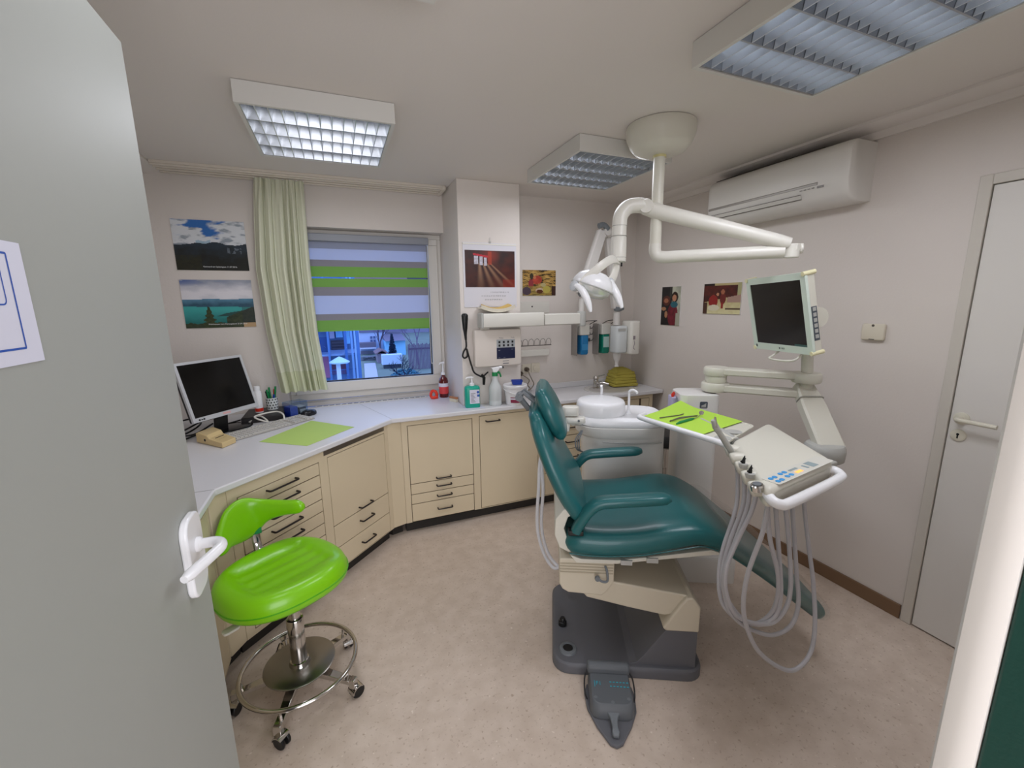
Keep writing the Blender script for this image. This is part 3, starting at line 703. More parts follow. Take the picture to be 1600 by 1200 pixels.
b.build('bowl_cover', brightw_m, un, sharp=50)
b = MB(TC); b.lathe([(0, .93), (.014, .93), (.011, .94), (.008, .95), (0, .95)], (.408, .80, 0), seg=20); b.tube(cr([(.408, .80, .93), (.408, .80, 1.04), (.410, .79, 1.063), (.425, .775, 1.070), (.440, .762, 1.062), (.443, .759, 1.052)], 6), .0065, 12)
b.build('cup_filler', brightw_m, un)
b = MB(TC); b.tube(cr([(.272, .93, .93), (.272, .93, 1.02), (.271, .925, 1.052), (.268, .915, 1.066)], 5), .0075, 12); b.build('bowl_rinse_spout', brightw_m, un)
sl = MB(TC); sl.loft([oval(.10, 1.0, .65, 1.10, .0, .03), oval(.10, 1.0, .65, 1.10, .125, .03), oval(.115, .985, .665, 1.085, .145, .025)])
sl.build('floor_box', unit_m, un, sharp=50)
# assistant instrument holder at the left of the unit
ah = MB(TC); ah.rbox((.075, .58, 1.0), (.085, .06, .05), .02); ah.rbox((.10, .57, .955), (.10, .06, .03), .015); ah.tube(cr([(.09, .60, .93), (.13, .70, .90)], 4), .016, 12)
ah.tube(cr([(.055, .56, .955), (.055, .56, .93), (.05, .55, .90)], 4), .018, 12)
ah.build('instrument_holder', white_m, un)
pb = MB(TC); pb.lathe([(0, 0), (.006, 0), (.006, .002), (.004, .002), (.004, .001), (0, .001)], (.115, .539, .957), (0, -1, 0), 14); pb.build('holder_button', grey_m, un)
cl_ = MB(TC)
for k in range(3): cl_.tube(cr([(.135+.004*k, .63, .88), (.105+.01*k, .60, .84), (.11+.008*k, .59, .79), (.15, .63, .76)], 6), .003, 6)
cl_.build('thin_tubing', grey_m, un)

tw = thing('unit_tower', 'white column of the dental unit carrying the jointed arm, with a square badge', 'dental unit', CW(.77, .84, .146))
b = MB(TC); b.loft([oval(.672, .880, .742, .95, .146, .04), oval(.672, .880, .742, .95, 1.035, .04), oval(.674, .878, .744, .948, 1.047, .038), oval(.685, .867, .755, .937, 1.052, .03)])
b.build('column', unit_m, tw, sharp=50)
bm_ = TC @ frame((.790, .7415, .998), (1, 0, 0), (0, 0, 1))
b = MB(bm_); b.prism(rrect(.040, .036, .006, 4), 0, .0015); b.build('badge', mat('badge_dark', '#4b525c', .4), tw)
b = MB(bm_); b.prism([(-.012, -.010), (.012, -.010), (.012, .011), (.002, .002), (-.012, -.003)], .0015, .0022); b.prism([(-.015, -.014), (.015, -.014), (.015, -.0125), (-.015, -.0125)], .0015, .0022); b.build('badge_mark', lgrey_m, tw)

# jointed arm: pivot on the tower, twin beams, elbow, lower arm and end cap
PV = Vector((1.895, 1.706, 0)); EL = Vector((2.147, 1.384, 0)); CP = Vector((2.053, 1.191, 0))  # arm and monitor pushed farther off by scaling about the camera
arm = thing('jointed_arm', 'cream jointed support arm of twin beams reaching from the white column to the instrument console', 'dental unit arm', PV+Vector((0, 0, 1.056)))
b = MB()
def disc(c, r, z0, z1): b.lathe([(0, z0), (r*.92, z0), (r, z0+.008), (r, z1-.008), (r*.92, z1), (0, z1)], c, seg=32)
disc(PV, .072, 1.059, 1.107); disc(PV, .055, 1.107, 1.153); disc(PV, .064, 1.146, 1.191)
b.build('pivot', white2_m, arm, sharp=40)
dv = (EL-PV).normalized(); nv = Vector((-dv.y, dv.x, 0))
def beam(z0, z1, w0, w1, a, c, name):
    m = MB(); m.loft([[p+nv*s*w*.5+Vector((0, 0, z)) for s, z in ((-1, z0+.006), (-.85, z0), (.85, z0), (1, z0+.006), (1, z1-.006), (.85, z1), (-.85, z1), (-1, z1-.006))] for p, w in ((a, w0), (c, w1))])
    return m.build(name, white2_m, arm)
beam(1.153, 1.188, .10, .085, PV+dv*.03, EL-dv*.0, 'upper_beam'); beam(1.063, 1.099, .11, .09, PV+dv*.03, EL, 'lower_beam')
b = MB(); disc(EL, .066, 1.140, 1.189); disc(EL, .03, 1.099, 1.146); disc(EL+Vector((.0, 0, 0)), .05, 1.062, 1.104); b.build('elbow', white2_m, arm, sharp=40)
b = MB(); dl = (CP-EL); side = Vector((dl.y, -dl.x, 0)).normalized()
T0 = EL+Vector((0, 0, 1.099)); T1 = CP+Vector((0, 0, 0.894)); dn = (T1-T0).normalized(); up = side.cross(dn).normalized()
if up.z < 0: up = -up
def sec(p, w, h): return [p+side*s*w*.5+up*q*h*.5 for s, q in ((-1, -.7), (-.85, -1), (.85, -1), (1, -.7), (1, .7), (.85, 1), (-.85, 1), (-1, .7))]
b.loft([sec(T0-dn*.03, .085, .05), sec(T0+dn*.05, .105, .055), sec(T0+dn*.10, .115, .055), sec(T1-dn*.02, .118, .050), sec(T1+dn*.03, .118, .05)]); b.build('lower_arm', white2_m, arm)
b = MB(); b.loft([sec(T0+dn*.055+up*.004, .108, .055), sec(T0+dn*.062+up*.006, .114, .055)]); b.build('arm_seam', mat('seam_shadow', '#a3a196', .5), arm)
b = MB(); b.lathe([(0, 0.815), (.070, 0.815), (.079, 0.823), (.082, 0.867), (.080, 0.883), (.072, 0.894), (0, 0.899)], CP+Vector((-.02, .0, 0)), seg=36)
b.build('end_cap', lgrey_m, arm, sharp=50)
b = MB(); b.loft([[Vector(p)+Vector((0, 0, z)) for p in ((1.93, 1.07, 0), (1.90, 1.21, 0), (1.68, 1.140, 0), (1.70, 1.04, 0))] for z in (0.828, 0.867)]); b.build('console_bracket', lgrey_m, arm, bevel=.006)

# monitor on the arm
mn = thing('patient_monitor', 'pale green framed monitor with a dark screen on the jointed arm above the console', 'monitor', EL+Vector((0, 0, 1.190)))
mr = Vector((-.319, -.947, .025)).normalized(); mnrm = Vector((-.927, .306, -.217)); mnrm = (mnrm-mr*mnrm.dot(mr)).normalized(); mup = mnrm.cross(mr).normalized()
MC = Vector((1.946, 1.429, 1.478)); TM = Matrix((mr, mup, mnrm)).transposed().to_4x4(); TM.translation = MC
fr_m = mat('monitor_frame', '#d3dfd4', .35)
W_, H_ = .412, .364
b = MB(TM)
for a, c in (((-W_/2, -H_/2, -.012), (W_/2, -H_/2+.034, 0)), ((-W_/2, H_/2-.030, -.012), (W_/2, H_/2, 0)), ((-W_/2, -H_/2+.034, -.012), (-W_/2+.030, H_/2-.030, 0)), ((W_/2-.030, -H_/2+.034, -.012), (W_/2, H_/2-.030, 0))): b.b2(a, c)
b.build('screen_frame', fr_m, mn)
MB(TM).b2((-W_/2+.028, -H_/2+.032, -.010), (W_/2-.028, H_/2-.028, -.003)).build('screen', mat('screen_brown', '#16110c', .15), mn)
b = MB(TM); b.b2((-W_/2+.004, -H_/2+.004, -.048), (W_/2-.004, H_/2-.004, -.012)); b.build('rear_case', white2_m, mn, bevel=.006)
b = MB(TM)
for sx in (-1, 1):
    for sy in (-1, 1): b.cyl((sx*(W_/2-.007), sy*(H_/2-.007), .004), (sx*(W_/2-.007), sy*(H_/2-.007), -.052), .010, seg=16)
b.build('corner_bumper', mat('bumper_cream', '#e6e0b8', .45), mn, sharp=50)
b = MB(TM); b.b2((W_/2-.0045, -.120, -.040), (W_/2-.0025, .03, -.016)); b.build('button_strip', mat('strip_dark', '#50575f', .4), mn)
b = MB(TM)
for k in range(6): b.b2((W_/2-.003, -.110+k*.024, -.035), (W_/2-.001, -.094+k*.024, -.021))
b.build('side_button', lgrey_m, mn)
b = MB(TM); b.b2((-.012, -H_/2+.012, 0), (-.004, -H_/2+.021, .0006)); b.b2((-W_/2+.018, -H_/2+.012, 0), (-W_/2+.03, -H_/2+.026, .0006)); b.build('bezel_mark', mat('badge_dark2', '#56605e', .5), mn)
text('EIZO', .010, MATS['badge_dark2'], TM @ Matrix.Translation((.016, -H_/2+.0165, .0003)), mn)
b = MB(TM); b.b2((W_/2-.11, -H_/2+.034, -.002), (W_/2-.03, -H_/2+.044, -.0015)); b.build('screen_reflection_label', mat('label_teal', '#3a5b58', .4), mn)
bk0 = TM @ Vector((.02, -.03, -.05)); hub = TM @ Vector((.09, -.0, -.075))
b = MB(); b.lathe([(0, 0), (.048, 0), (.052, .006), (.052, .03), (.048, .036), (0, .036)], TM @ Vector((.06, -.02, -.085)), (TM.to_3x3() @ Vector((0, 0, 1))), 28)
b.tube(cr([TM @ Vector((.06, -.02, -.08)), TM @ Vector((.05, -.08, -.10)), EL+Vector((-.02, 0, 1.32)), EL+Vector((0, 0, 1.190))], 6), .026, 16)
b.build('monitor_post', white2_m, mn)
b = MB(); b.lathe([(0, 0), (.045, 0), (.045, .01), (0, .01)], TM @ Vector((.155, -.03, -.075)), mr, 24); b.build('tilt_knob', white2_m, mn)
b = MB(TM); b.tube(cr([(-.04, -H_/2+.002, -.03), (-.06, -H_/2-.025, .0), (-.05, -H_/2-.032, .03), (.03, -H_/2-.035, .03), (.10, -H_/2-.03, .01), (.11, -H_/2-.0, -.03)], 5), .005, 8); b.build('tilt_handle', white2_m, mn)

# console with the instruments
CA, CB, CC, CD = (1.413, 1.174), (1.778, 1.290), (1.555, 0.867), (1.121, 0.793)  # console, tray, hoses and instruments scaled toward the camera, results written as numbers
cn = thing('instrument_console', 'cream dental instrument console with blue keys, handle bar and hanging handpiece hoses', 'dental console', (1.467, 1.027, .954))
def rpoly(P, r, k=5):
    out = []; n = len(P)
    for i in range(n):
        a, b_, c = Vector(P[i-1]), Vector(P[i]), Vector(P[(i+1) % n]); u = (a-b_).normalized(); v = (c-b_).normalized()
        p0 = b_+u*r; p1 = b_+v*r
        for j in range(k+1):
            t = j/k; out.append((p0*(1-t)**2+b_*2*t*(1-t)+p1*t*t))
    return out
def shrink(P, d):
    c = sum((Vector(p) for p in P), Vector((0, 0)))/len(P); return [Vector(p)-(Vector(p)-c).normalized()*d for p in P]
Q = rpoly([CD, CC, CB, CA], .045)
b = MB(); b.loft([[Vector((p.x, p.y, z)) for p in shrink(Q, d)] for z, d in ((.936, .02), (.940, .008), (.950, .0), (.980, .0), (.992, .005), (.999, .015), (1.002, .03))])
b.build('console_body', white2_m, cn, sharp=60)
e1 = (Vector(CC)-Vector(CD)).normalized(); e2 = (Vector(CA)-Vector(CD)).normalized(); cD = Vector(CD)
def cp(a, c, z): q = cD+e1*(a*.917)+e2*(c*.917); return Vector((q.x, q.y, .129+.9167*z))   # a along the handle edge, c along the instrument edge; scaled about the camera
# key panel strip along the handle edge
TK = frame(cp(.235, .048, .9525), (e1.x, e1.y, 0), Vector((e2.x, e2.y, 0))) @ Matrix.Scale(.9, 4)
b = MB(TK); b.prism(rrect(.40, .062, .01, 3), 0, .0012); b.build('key_panel', mat('panel_grey', '#d2d0c6', .4), cn)
b = MB(TK); kb = [(-.175, -.014), (-.150, -.014), (-.175, .010), (-.150, .010), (-.105, -.010), (-.078, -.010), (-.105, .014), (-.078, .014)]
for x, y in kb: b.prism([(x+p[0], y+p[1]) for p in rrect(.020, .015, .007, 4)], .0012, .003)
b.build('blue_key', mat('key_blue', '#3f9bdc', .4), cn)
b = MB(TK); b.b2((-.045, -.016, .001), (-.005, -.004, .0022)); b.build('display', orange_led, cn)
b = MB(TK)
for i in range(4): b.b2((-.050+i*.014, .006, .001), (-.040+i*.014, .016, .0022))
b.b2((.035, -.012, .001), (.048, .012, .0022)); b.b2((.065, -.018, .001), (.105, .018, .0022)); b.build('grey_key', mat('key_grey', '#8fa0a4', .4), cn)
# handle bar
b = MB(); outv = Vector((e1.y, -e1.x, 0)); 
def hp(a, o, z): return cp(a, 0, z)+outv*o
b.tube(cr([hp(.045, -.02, .918), hp(.022, .008, .914), hp(.030, .026, .909), hp(.065, .032, .906), hp(.24, .034, .906), hp(.425, .032, .906), hp(.458, .022, .910), hp(.464, .0, .916), hp(.445, -.025, .918)], 6), .0155, 16)
b.build('handle_bar', brightw_m, cn)
b = MB(); b.loft([[cp(a, -.003, z) for a, z in ((.05, .897), (.43, .897), (.43, .935), (.05, .935))], [cp(a, -.006, z) for a, z in ((.06, .900), (.42, .900), (.42, .930), (.06, .930))]]); b.build('front_recess', mat('recess_grey', '#b9b5a8', .5), cn)
b = MB(); b.lathe([(0, 0), (.011, 0), (.011, .010), (.008, .014), (0, .014)], (XR, 1.382, .533), (-1, 0, 0), 16); o_ = b.build('wall_stud', black_m); tag(o_, 'small round black stud on the right wall just beyond the console handle', 'wall stud')
# holder fingers and hanging instruments on the instrument edge
inv = Vector((-e2.y, e2.x, 0)); inv = inv if inv.dot(Vector((-1, 0, 0))) > 0 else -inv
for k in range(5):
    c = .075+k*.095; b = MB(); p = cp(0, c, .925)+inv*.0
    b.lathe([(.013, -.018), (.026, -.018), (.028, -.010), (.028, .010), (.025, .018), (.014, .018), (.012, .01), (.012, -.01), (.013, -.018)], p+inv*.012, (e2.x*.25, e2.y*.25, 1), 22)
    b.bm.free()
    b = MB(); b.tube(cr([p-inv*.02, p+inv*.012, p+inv*.030+Vector((0, 0, -.006))], 4), [.024]*7+[.023, .016], 16); b.build('holder_finger', white2_m, cn, sharp=60)
HOSES = [  # hose points traced from image pixels at interpolated depth, then scaled about the camera
[(1.328, 1.061, 0.905),(1.299, 1.033, 0.800),(1.227, 1.014, 0.656),(1.193, 0.991, 0.565),(1.185, 0.960, 0.490),(1.217, 0.919, 0.444),(1.259, 0.884, 0.442),(1.296, 0.860, 0.488),(1.308, 0.851, 0.558),(1.299, 0.854, 0.648),(1.270, 0.874, 0.771),(1.257, 0.886, 0.895),(1.256, 0.889, 0.940)],
[(1.303, 1.013, 0.911),(1.282, 0.993, 0.830),(1.219, 0.982, 0.708),(1.176, 0.965, 0.598),(1.181, 0.937, 0.523),(1.216, 0.899, 0.464),(1.261, 0.867, 0.452),(1.304, 0.847, 0.490),(1.316, 0.847, 0.570),(1.312, 0.865, 0.702),(1.306, 0.892, 0.873),(1.306, 0.898, 0.940)],
[(1.260, 0.931, 0.924),(1.243, 0.928, 0.852),(1.189, 0.931, 0.744),(1.152, 0.931, 0.653),(1.149, 0.919, 0.570),(1.182, 0.893, 0.488),(1.276, 0.853, 0.460),(1.335, 0.842, 0.498),(1.365, 0.848, 0.570),(1.376, 0.875, 0.707),(1.380, 0.909, 0.854),(1.380, 0.917, 0.940)],
[(1.272, 0.966, 0.921),(1.257, 0.957, 0.840),(1.207, 0.954, 0.719),(1.167, 0.950, 0.610),(1.172, 0.928, 0.505),(1.205, 0.905, 0.451),(1.256, 0.879, 0.418),(1.316, 0.854, 0.403),(1.376, 0.838, 0.433),(1.407, 0.842, 0.507),(1.412, 0.866, 0.624),(1.420, 0.912, 0.850),(1.421, 0.917, 0.940)],
[(1.211, 0.851, 0.922),(1.198, 0.851, 0.818),(1.159, 0.856, 0.686),(1.149, 0.854, 0.577),(1.166, 0.846, 0.490),(1.208, 0.828, 0.400),(1.277, 0.803, 0.336),(1.342, 0.788, 0.311),(1.409, 0.786, 0.348),(1.448, 0.803, 0.430),(1.471, 0.840, 0.570),(1.481, 0.880, 0.703),(1.494, 0.920, 0.840),(1.494, 0.926, 0.940)]]
tops = [cp(-.02, .36, .905), cp(-.02, .265, .905), cp(-.02, .17, .905), cp(-.02, .20, .905), cp(.06, .05, .885)]
for i, hp_ in enumerate(HOSES):
    pts = [tops[i]] + [Vector(p) for p in hp_]
    b = MB(); b.tube(cr(pts, 7), .0072, 10); b.build('hose', hose_m, cn)
# dark bur tips and the tilted syringe in the holders
def hpart(name, m, fn):
    b = MB(); fn(b); return b.build(name, m, cn)
sp = cp(-.005, .40, .94)
syr = thing('air_water_syringe', 'grey handpiece standing upright in the console holder nearest the green tray sheet', 'dental handpiece', sp)
def toward(p, q, t): return Vector(p)*(1-t)+Vector(q)*t
S0 = Vector((1.337, 1.10, .982)); S1 = S0+Vector((-.096, .0, .115)); S2 = S1+Vector((-.011, .004, .026))
b = MB(); b.tube([S0, toward(S0, S1, .3), toward(S0, S1, .75), S1, S2], [.011, .0115, .010, .012, .008], 14); b.build('grip', lgrey_m, syr)
b = MB(); b.tube([S1+Vector((-.004, -.006, .0)), S2+Vector((.004, -.004, .012))], [.006, .003], 10); b.build('nozzle', chrome_m, syr)
for k, c in enumerate((.265, .17)):
    p = cp(-.02, c, .945)
    t = thing('bur_handpiece', ('small black-tipped handpiece in the middle console holder', 'small black-tipped handpiece in the holder one place nearer the blue keys')[k], 'dental handpiece', p)
    b = MB(); b.tube([p, p+Vector((0, 0, .012)), p+Vector((.004, 0, .03))], [.006, .006, .001], 10); b.build('bur', black_m, t)
    b = MB(); b.tube([p+Vector((-.012, 0, .010)), p+Vector((.014, .004, .016))], [.003, .002], 8); b.build('clip', black_m, t)
    b = MB(); b.lathe([(0, -.012), (.015, -.012), (.015, .002), (0, .004)], p, seg=18); b.build('cap', lgrey_m, t)
p = cp(-.022, .075, .94)
t = thing('scaler_handpiece', 'round grey handpiece end in the console holder nearest the handle bar', 'dental handpiece', p)
b = MB(); b.lathe([(0, -.012), (.019, -.012), (.020, .004), (.016, .008), (0, .006)], p, (-.2, 0, 1), 20); b.build('ring', chrome_m, t)
b = MB(); b.lathe([(0, .006), (.012, .007), (.012, .010), (0, .010)], p, (-.2, 0, 1), 20); b.build('end_face', grey_m, t)

# tray with green sheet and instruments
T1_, T2_, T3_, T4_ = (1.324, 1.620), (1.375, 1.164), (1.693, 1.288), (1.661, 1.724)
tr = thing('instrument_tray', 'white swing-out tray with a raised rim beside the console', 'tray', (1.513, 1.448, 0.982))
Qt = rpoly([T2_, T3_, T4_, T1_], .035)
b = MB(); b.loft([[Vector((p.x, p.y, z)) for p in shrink(Qt, d)] for z, d in ((.988, .012), (.990, .0), (.997, .0), (.997, .008), (.994, .010))]); b.build('tray_plate', white2_m, tr, sharp=50)
b = MB(); b.tube(cr([Vector((1.393, 1.157, 0.977)), Vector((1.372, 1.192, 0.991)), Vector((1.346, 1.375, 0.994)), Vector((1.322, 1.590, 0.994)), Vector((1.331, 1.630, 0.995)), Vector((1.375, 1.650, 0.995))], 8), .0125, 14); b.build('rim_bar', brightw_m, tr)
b = MB(); b.tube([Vector((1.467, 1.192, 0.977)), Vector((1.522, 1.329, 0.980)), Vector((1.558, 1.467, 0.982))], .02, 10); b.build('support_bar', lgrey_m, tr)
for c in ((1.416, 1.215, 0.997), (1.526, 1.258, 0.997)):
    b = MB(); b.lathe([(.020, 0), (.032, 0), (.032, .0015), (.020, .0015)], c, seg=24); b.lathe([(0, -.001), (.020, -.001), (.020, .0002), (0, .0002)], c, seg=24); b.build('tray_opening', lgrey_m, tr)
gs = MB(); NXX, NYY = 14, 14
G = []
c00, c10, c11, c01 = [Vector(p) for p in ((1.355, 1.276), (1.691, 1.352), (1.691, 1.742), (1.344, 1.613))]
for j in range(NYY+1):
    row = []
    for i in range(NXX+1):
        s_, t_ = i/NXX, j/NYY; q = (c00*(1-s_)+c10*s_)*(1-t_)+(c01*(1-s_)+c11*s_)*t_
        z = .9990 + .012*max(0, t_-.75)*4*abs(s_-.35)*2*(1 if s_ > .35 else .2) + .0006*math.sin(9*s_)*math.sin(7*t_)
        row.append(gs._v((q.x, q.y, z)))
    G.append(row)
for j in range(NYY):
    for i in range(NXX): gs._f((G[j][i], G[j][i+1], G[j+1][i+1], G[j+1][i]))
g_ = tag(gs.build('tray_sheet', lime_paper), 'lime green paper sheet lying on the swing-out tray under three instruments', 'paper sheet')
q = g_.modifiers.new('thick', 'SOLIDIFY'); q.thickness = .0006; q.offset = 1
def slim(name, label, pts, rs, m, cat='dental instrument'):
    o = MB().tube(cr(pts, 4), rs, 8).build(name, m); return tag(o, label, cat)
z_ = 1.0035
slim('probe', 'thin steel probe lying farthest left on the green tray sheet', [(1.378, 1.543, z_), (1.430, 1.545, z_), (1.490, 1.543, z_), (1.521, 1.542, z_+.004)], .0028, steel_m)
tw_ = thing('tweezers', 'steel tweezers lying between the probe and the green mirror', 'dental instrument', (1.448, 1.467, z_))
b = MB(); b.tube(cr([(1.380, 1.478, z_), (1.460, 1.503, z_+.002), (1.530, 1.505, z_), (1.570, 1.503, z_)], 4), .0028, 8); b.build('arm', steel_m, tw_)
b = MB(); b.tube(cr([(1.380, 1.478, z_+.003), (1.460, 1.486, z_+.004), (1.530, 1.493, z_+.003), (1.570, 1.503, z_)], 4), .0026, 8); b.build('arm', steel_m, tw_)
dm = thing('mouth_mirror', 'dental mirror with a green handle on the green tray sheet', 'dental instrument', (1.467, 1.439, z_))
b = MB(); b.tube([(1.376, 1.433, z_), (1.405, 1.443, z_), (1.490, 1.463, z_), (1.515, 1.469, z_)], [.003, .0065, .007, .003], 10); b.build('grip', green_p, dm)
b = MB(); b.tube(cr([(1.515, 1.469, z_), (1.550, 1.480, z_+.002), (1.575, 1.488, z_+.010)], 4), .0018, 8); b.lathe([(0, 0), (.011, 0), (.011, .002), (0, .002)], (1.583, 1.492, z_+.014), (-.6, -.5, .6), 18); b.build('mirror_head', chrome_m, dm)

# things clipped behind the tray on the column: gloves box edge and pens
gp = thing('instrument_holder', 'small grey and violet holder with red tips on the left side of the white column', 'holder', CW(.65, .84, 1.0))
b = MB(TC); b.b2((.640, .80, .95), (.671, .88, 1.025)); b.build('pocket', mat('violet_grey', '#b5b0cc', .5), gp, bevel=.004)
b = MB(TC)
for k in range(3): b.lathe([(0, 0), (.006, 0), (.008, .012), (.004, .022), (0, .022)], (.646+.008*k, .815+.018*k, 1.025), seg=12)
b.build('red_tip', red_m, gp)
b = MB(TC); b.tube([(.662, .795, 1.03), (.668, .738, .965)], .0035, 8); b.build('stick', grey_m, gp)

# ================================================================== OPERATING LIGHT
ol = thing('operating_light', 'white ceiling-mounted dental operating light with a long folded arm', 'operating light', (1.464, 1.738, ZC))
P0_ = Vector((1.464, 1.738, 0))  # light arm and head points taken from image pixels at estimated depths
b = MB(); b.lathe([(0, 2.343), (.155, 2.343), (.158, 2.33), (.155, 2.30), (.140, 2.262), (.115, 2.235), (.075, 2.222), (.03, 2.218), (0, 2.218)], P0_, seg=48); b.build('canopy', white2_m, ol, sharp=50)
b = MB(); b.lathe([(0, 2.208), (.030, 2.208), (.031, 2.222), (0, 2.222)], P0_, seg=28); b.build('collar_ring', mat('old_yellow', '#c9c08a', .5), ol)
b = MB(); b.cyl(P0_+Vector((0, 0, 1.815)), P0_+Vector((0, 0, 2.215)), .0265, seg=28); b.build('ceiling_tube', white2_m, ol)
J = Vector((1.880, 1.340, 1.757)); K = Vector((1.355, 1.795, 1.985))
dj = (J-P0_); dj.z = 0; dj.normalize()
b = MB(); b.tube(cr([P0_+Vector((0, 0, 1.822)), P0_+Vector((0, 0, 1.79)), P0_+dj*.012+Vector((0, 0, 1.766)), P0_+dj*.045+Vector((0, 0, 1.757)), P0_+dj*.12+Vector((0, 0, 1.757)), J-dj*.03], 7), .0285, 20); b.build('lower_arm', white_m, ol)
b = MB(); b.cyl(J+Vector((0, 0, -.028)), J+Vector((0, 0, .03)), .030, seg=24); b.lathe([(0, 0), (.022, 0), (.022, .012), (0, .012)], J+dj*.028+Vector((0, 0, .01)), dj, 20)
b.b2(J+Vector((-.012, -.030, .0)), J+Vector((.03, -.012, .028))); b.build('joint', white_m, ol, bevel=.003)
E_ = Vector((1.408, 1.765, 1.988)); Jt = J+Vector((-.02, .012, .034))
b = MB(); dq = (E_-Jt).normalized(); b.tube([Jt-dq*.01, Jt+dq*.03, Jt+dq*.30, E_-dq*.05, E_], [.027, .030, .034, .035, .030], 22); b.build('spring_arm', white_m, ol)
b = MB(); b.cyl(E_+Vector((.012, .022, -.02)), E_+Vector((.012, .022, -.008)), .006); b.build('arm_screw', black_m, ol)
b = MB(); b.tube(cr([E_+Vector((.012, -.008, .006)), E_+Vector((-.03, .012, .012)), Vector((1.338, 1.795, 1.992)), Vector((1.305, 1.802, 1.955)), Vector((1.296, 1.800, 1.90)), Vector((1.292, 1.795, 1.85))], 7), .0345, 24); b.build('elbow', white_m, ol, sharp=50)
b = MB(); b.tube([(1.2925, 1.795, 1.858), (1.292, 1.795, 1.852), (1.290, 1.792, 1.75), (1.289, 1.790, 1.735), (1.289, 1.790, 1.733)], [.032, .036, .037, .035, .02], 24); b.build('head_socket', white_m, ol)
sd = MB()
for p, ax, r_ in (((1.2965, 1.800, 1.905), (0, 0, 1), .0352), ((1.2925, 1.795, 1.857), (0, 0, 1), .0365), ((1.290, 1.792, 1.757), (0, 0, 1), .0372)): sd.lathe([(r_-.004, -.0012), (r_, -.0012), (r_, .0012), (r_-.004, .0012)], p, ax, 28)
sd.build('joint_seams', mat('seam_grey', '#98968f', .5), ol)
jd = MB(); jd.lathe([(0, -.036), (.030, -.036), (.033, -.030), (.033, .030), (.030, .036), (0, .036)], E_+Vector((.012, -.010, .002)), (.72, .69, 0), 24); jd.build('arm_joint', white_m, ol)
b = MB(); b.cyl((1.298, 1.775, 1.738), (1.298, 1.775, 1.715), .004, seg=8); b.build('lock_pin', black_m, ol)
# yoke
HC = Vector((1.140, 1.782, 1.618))        # head centre
HL = Vector((1.034, 1.766, 1.621)); HR = Vector((1.247, 1.799, 1.641))
b = MB()
def strap(pts, w, t, m_=None):
    P = cr(pts, 7); n = len(P); rings = []; wv = Vector((-.60, .05, .80)).normalized()
    for i, p in enumerate(P):
        tt = (P[min(i+1, n-1)]-P[max(i-1, 0)]).normalized(); x = (wv-tt*wv.dot(tt)).normalized(); y = tt.cross(x)
        rings.append([p+x*w*.5*a+y*t*.5*c for a, c in ((-1, -.5), (-.7, -1), (.7, -1), (1, -.5), (1, .5), (.7, 1), (-.7, 1), (-1, .5))])
    b.loft(rings)
strap([HL+Vector((.022, -.02, .0)), Vector((1.080, 1.735, 1.655)), Vector((1.135, 1.715, 1.705)), Vector((1.21, 1.735, 1.742)), Vector((1.28, 1.785, 1.742))], .038, .016)
strap([Vector((1.283, 1.79, 1.74)), Vector((1.274, 1.79, 1.70)), Vector((1.262, 1.79, 1.665)), HR], .036, .016)
b.build('yoke', white_m, ol, sharp=50)
# lamp head: shallow shell facing down towards the chair
hn = Vector((-.30, .12, -.94)).normalized(); hx_ = Vector((.96, .15, .02)); hx_ = (hx_-hn*hx_.dot(hn)).normalized(); hy_ = hn.cross(hx_)
TH = Matrix((hx_, hy_, hn)).transposed().to_4x4(); TH.translation = HC
def ell(a, c, z, n=40): return [Vector((a*math.cos(2*PI*i/n), c*math.sin(2*PI*i/n), z)) for i in range(n)]
b = MB(TH); b.loft([ell(.012, .010, -.074), ell(.050, .045, -.069), ell(.082, .074, -.050), ell(.099, .090, -.024), ell(.104, .095, 0), ell(.101, .092, .006)]); b.build('head_shell', brightw_m, ol, sharp=60)
b = MB(TH); b.loft([ell(.098, .084, .004), ell(.094, .080, .022), ell(.070, .060, .040), ell(.03, .026, .050), ell(.005, .005, .052)]); b.build('lamp_reflector', mat('reflector_white', '#dcdeda', .15, metal=.2, coat=.5), ol, sharp=70)
b = MB(TH); b.loft([ell(.1065, .0975, .001), ell(.1065, .0975, .005), ell(.100, .091, .006), ell(.100, .091, .0)], caps=False); b.build('head_rim', lgrey_m, ol)
b = MB(TH)
for k in range(5): b.b2((.050+k*.007, .015-k*.001, -.046+k*.004), (.053+k*.007, .040-k*.002, -.043+k*.004+.002))
b.build('cooling_slots', ink_m, ol)
for H, s_ in ((HL, -1), (HR, 1)):
    b = MB(); b.lathe([(0, -.012), (.020, -.012), (.024, -.006), (.024, .010), (.018, .014), (0, .014)], H, hx_*s_, 26); b.build('side_knob', mat('knob_grey', '#c9ccd0', .35), ol)
for H, m1, m2, tip in ((HL, Vector((1.048, 1.725, 1.602)), Vector((1.066, 1.705, 1.555)), Vector((1.076, 1.690, 1.502))), (HR, Vector((1.240, 1.755, 1.612)), Vector((1.252, 1.735, 1.572)), Vector((1.266, 1.715, 1.517)))):
    P = cr([H+Vector((0, -.012, .004)), m1, m2, tip], 7); n = len(P); b = MB()
    b.tube(P, [.0215*math.sqrt(max(.05, math.sin(PI*(.16+.80*(i/(n-1))**1.15)))) for i in range(n)], 16, flat=.75); b.build('handle', brightw_m, ol)

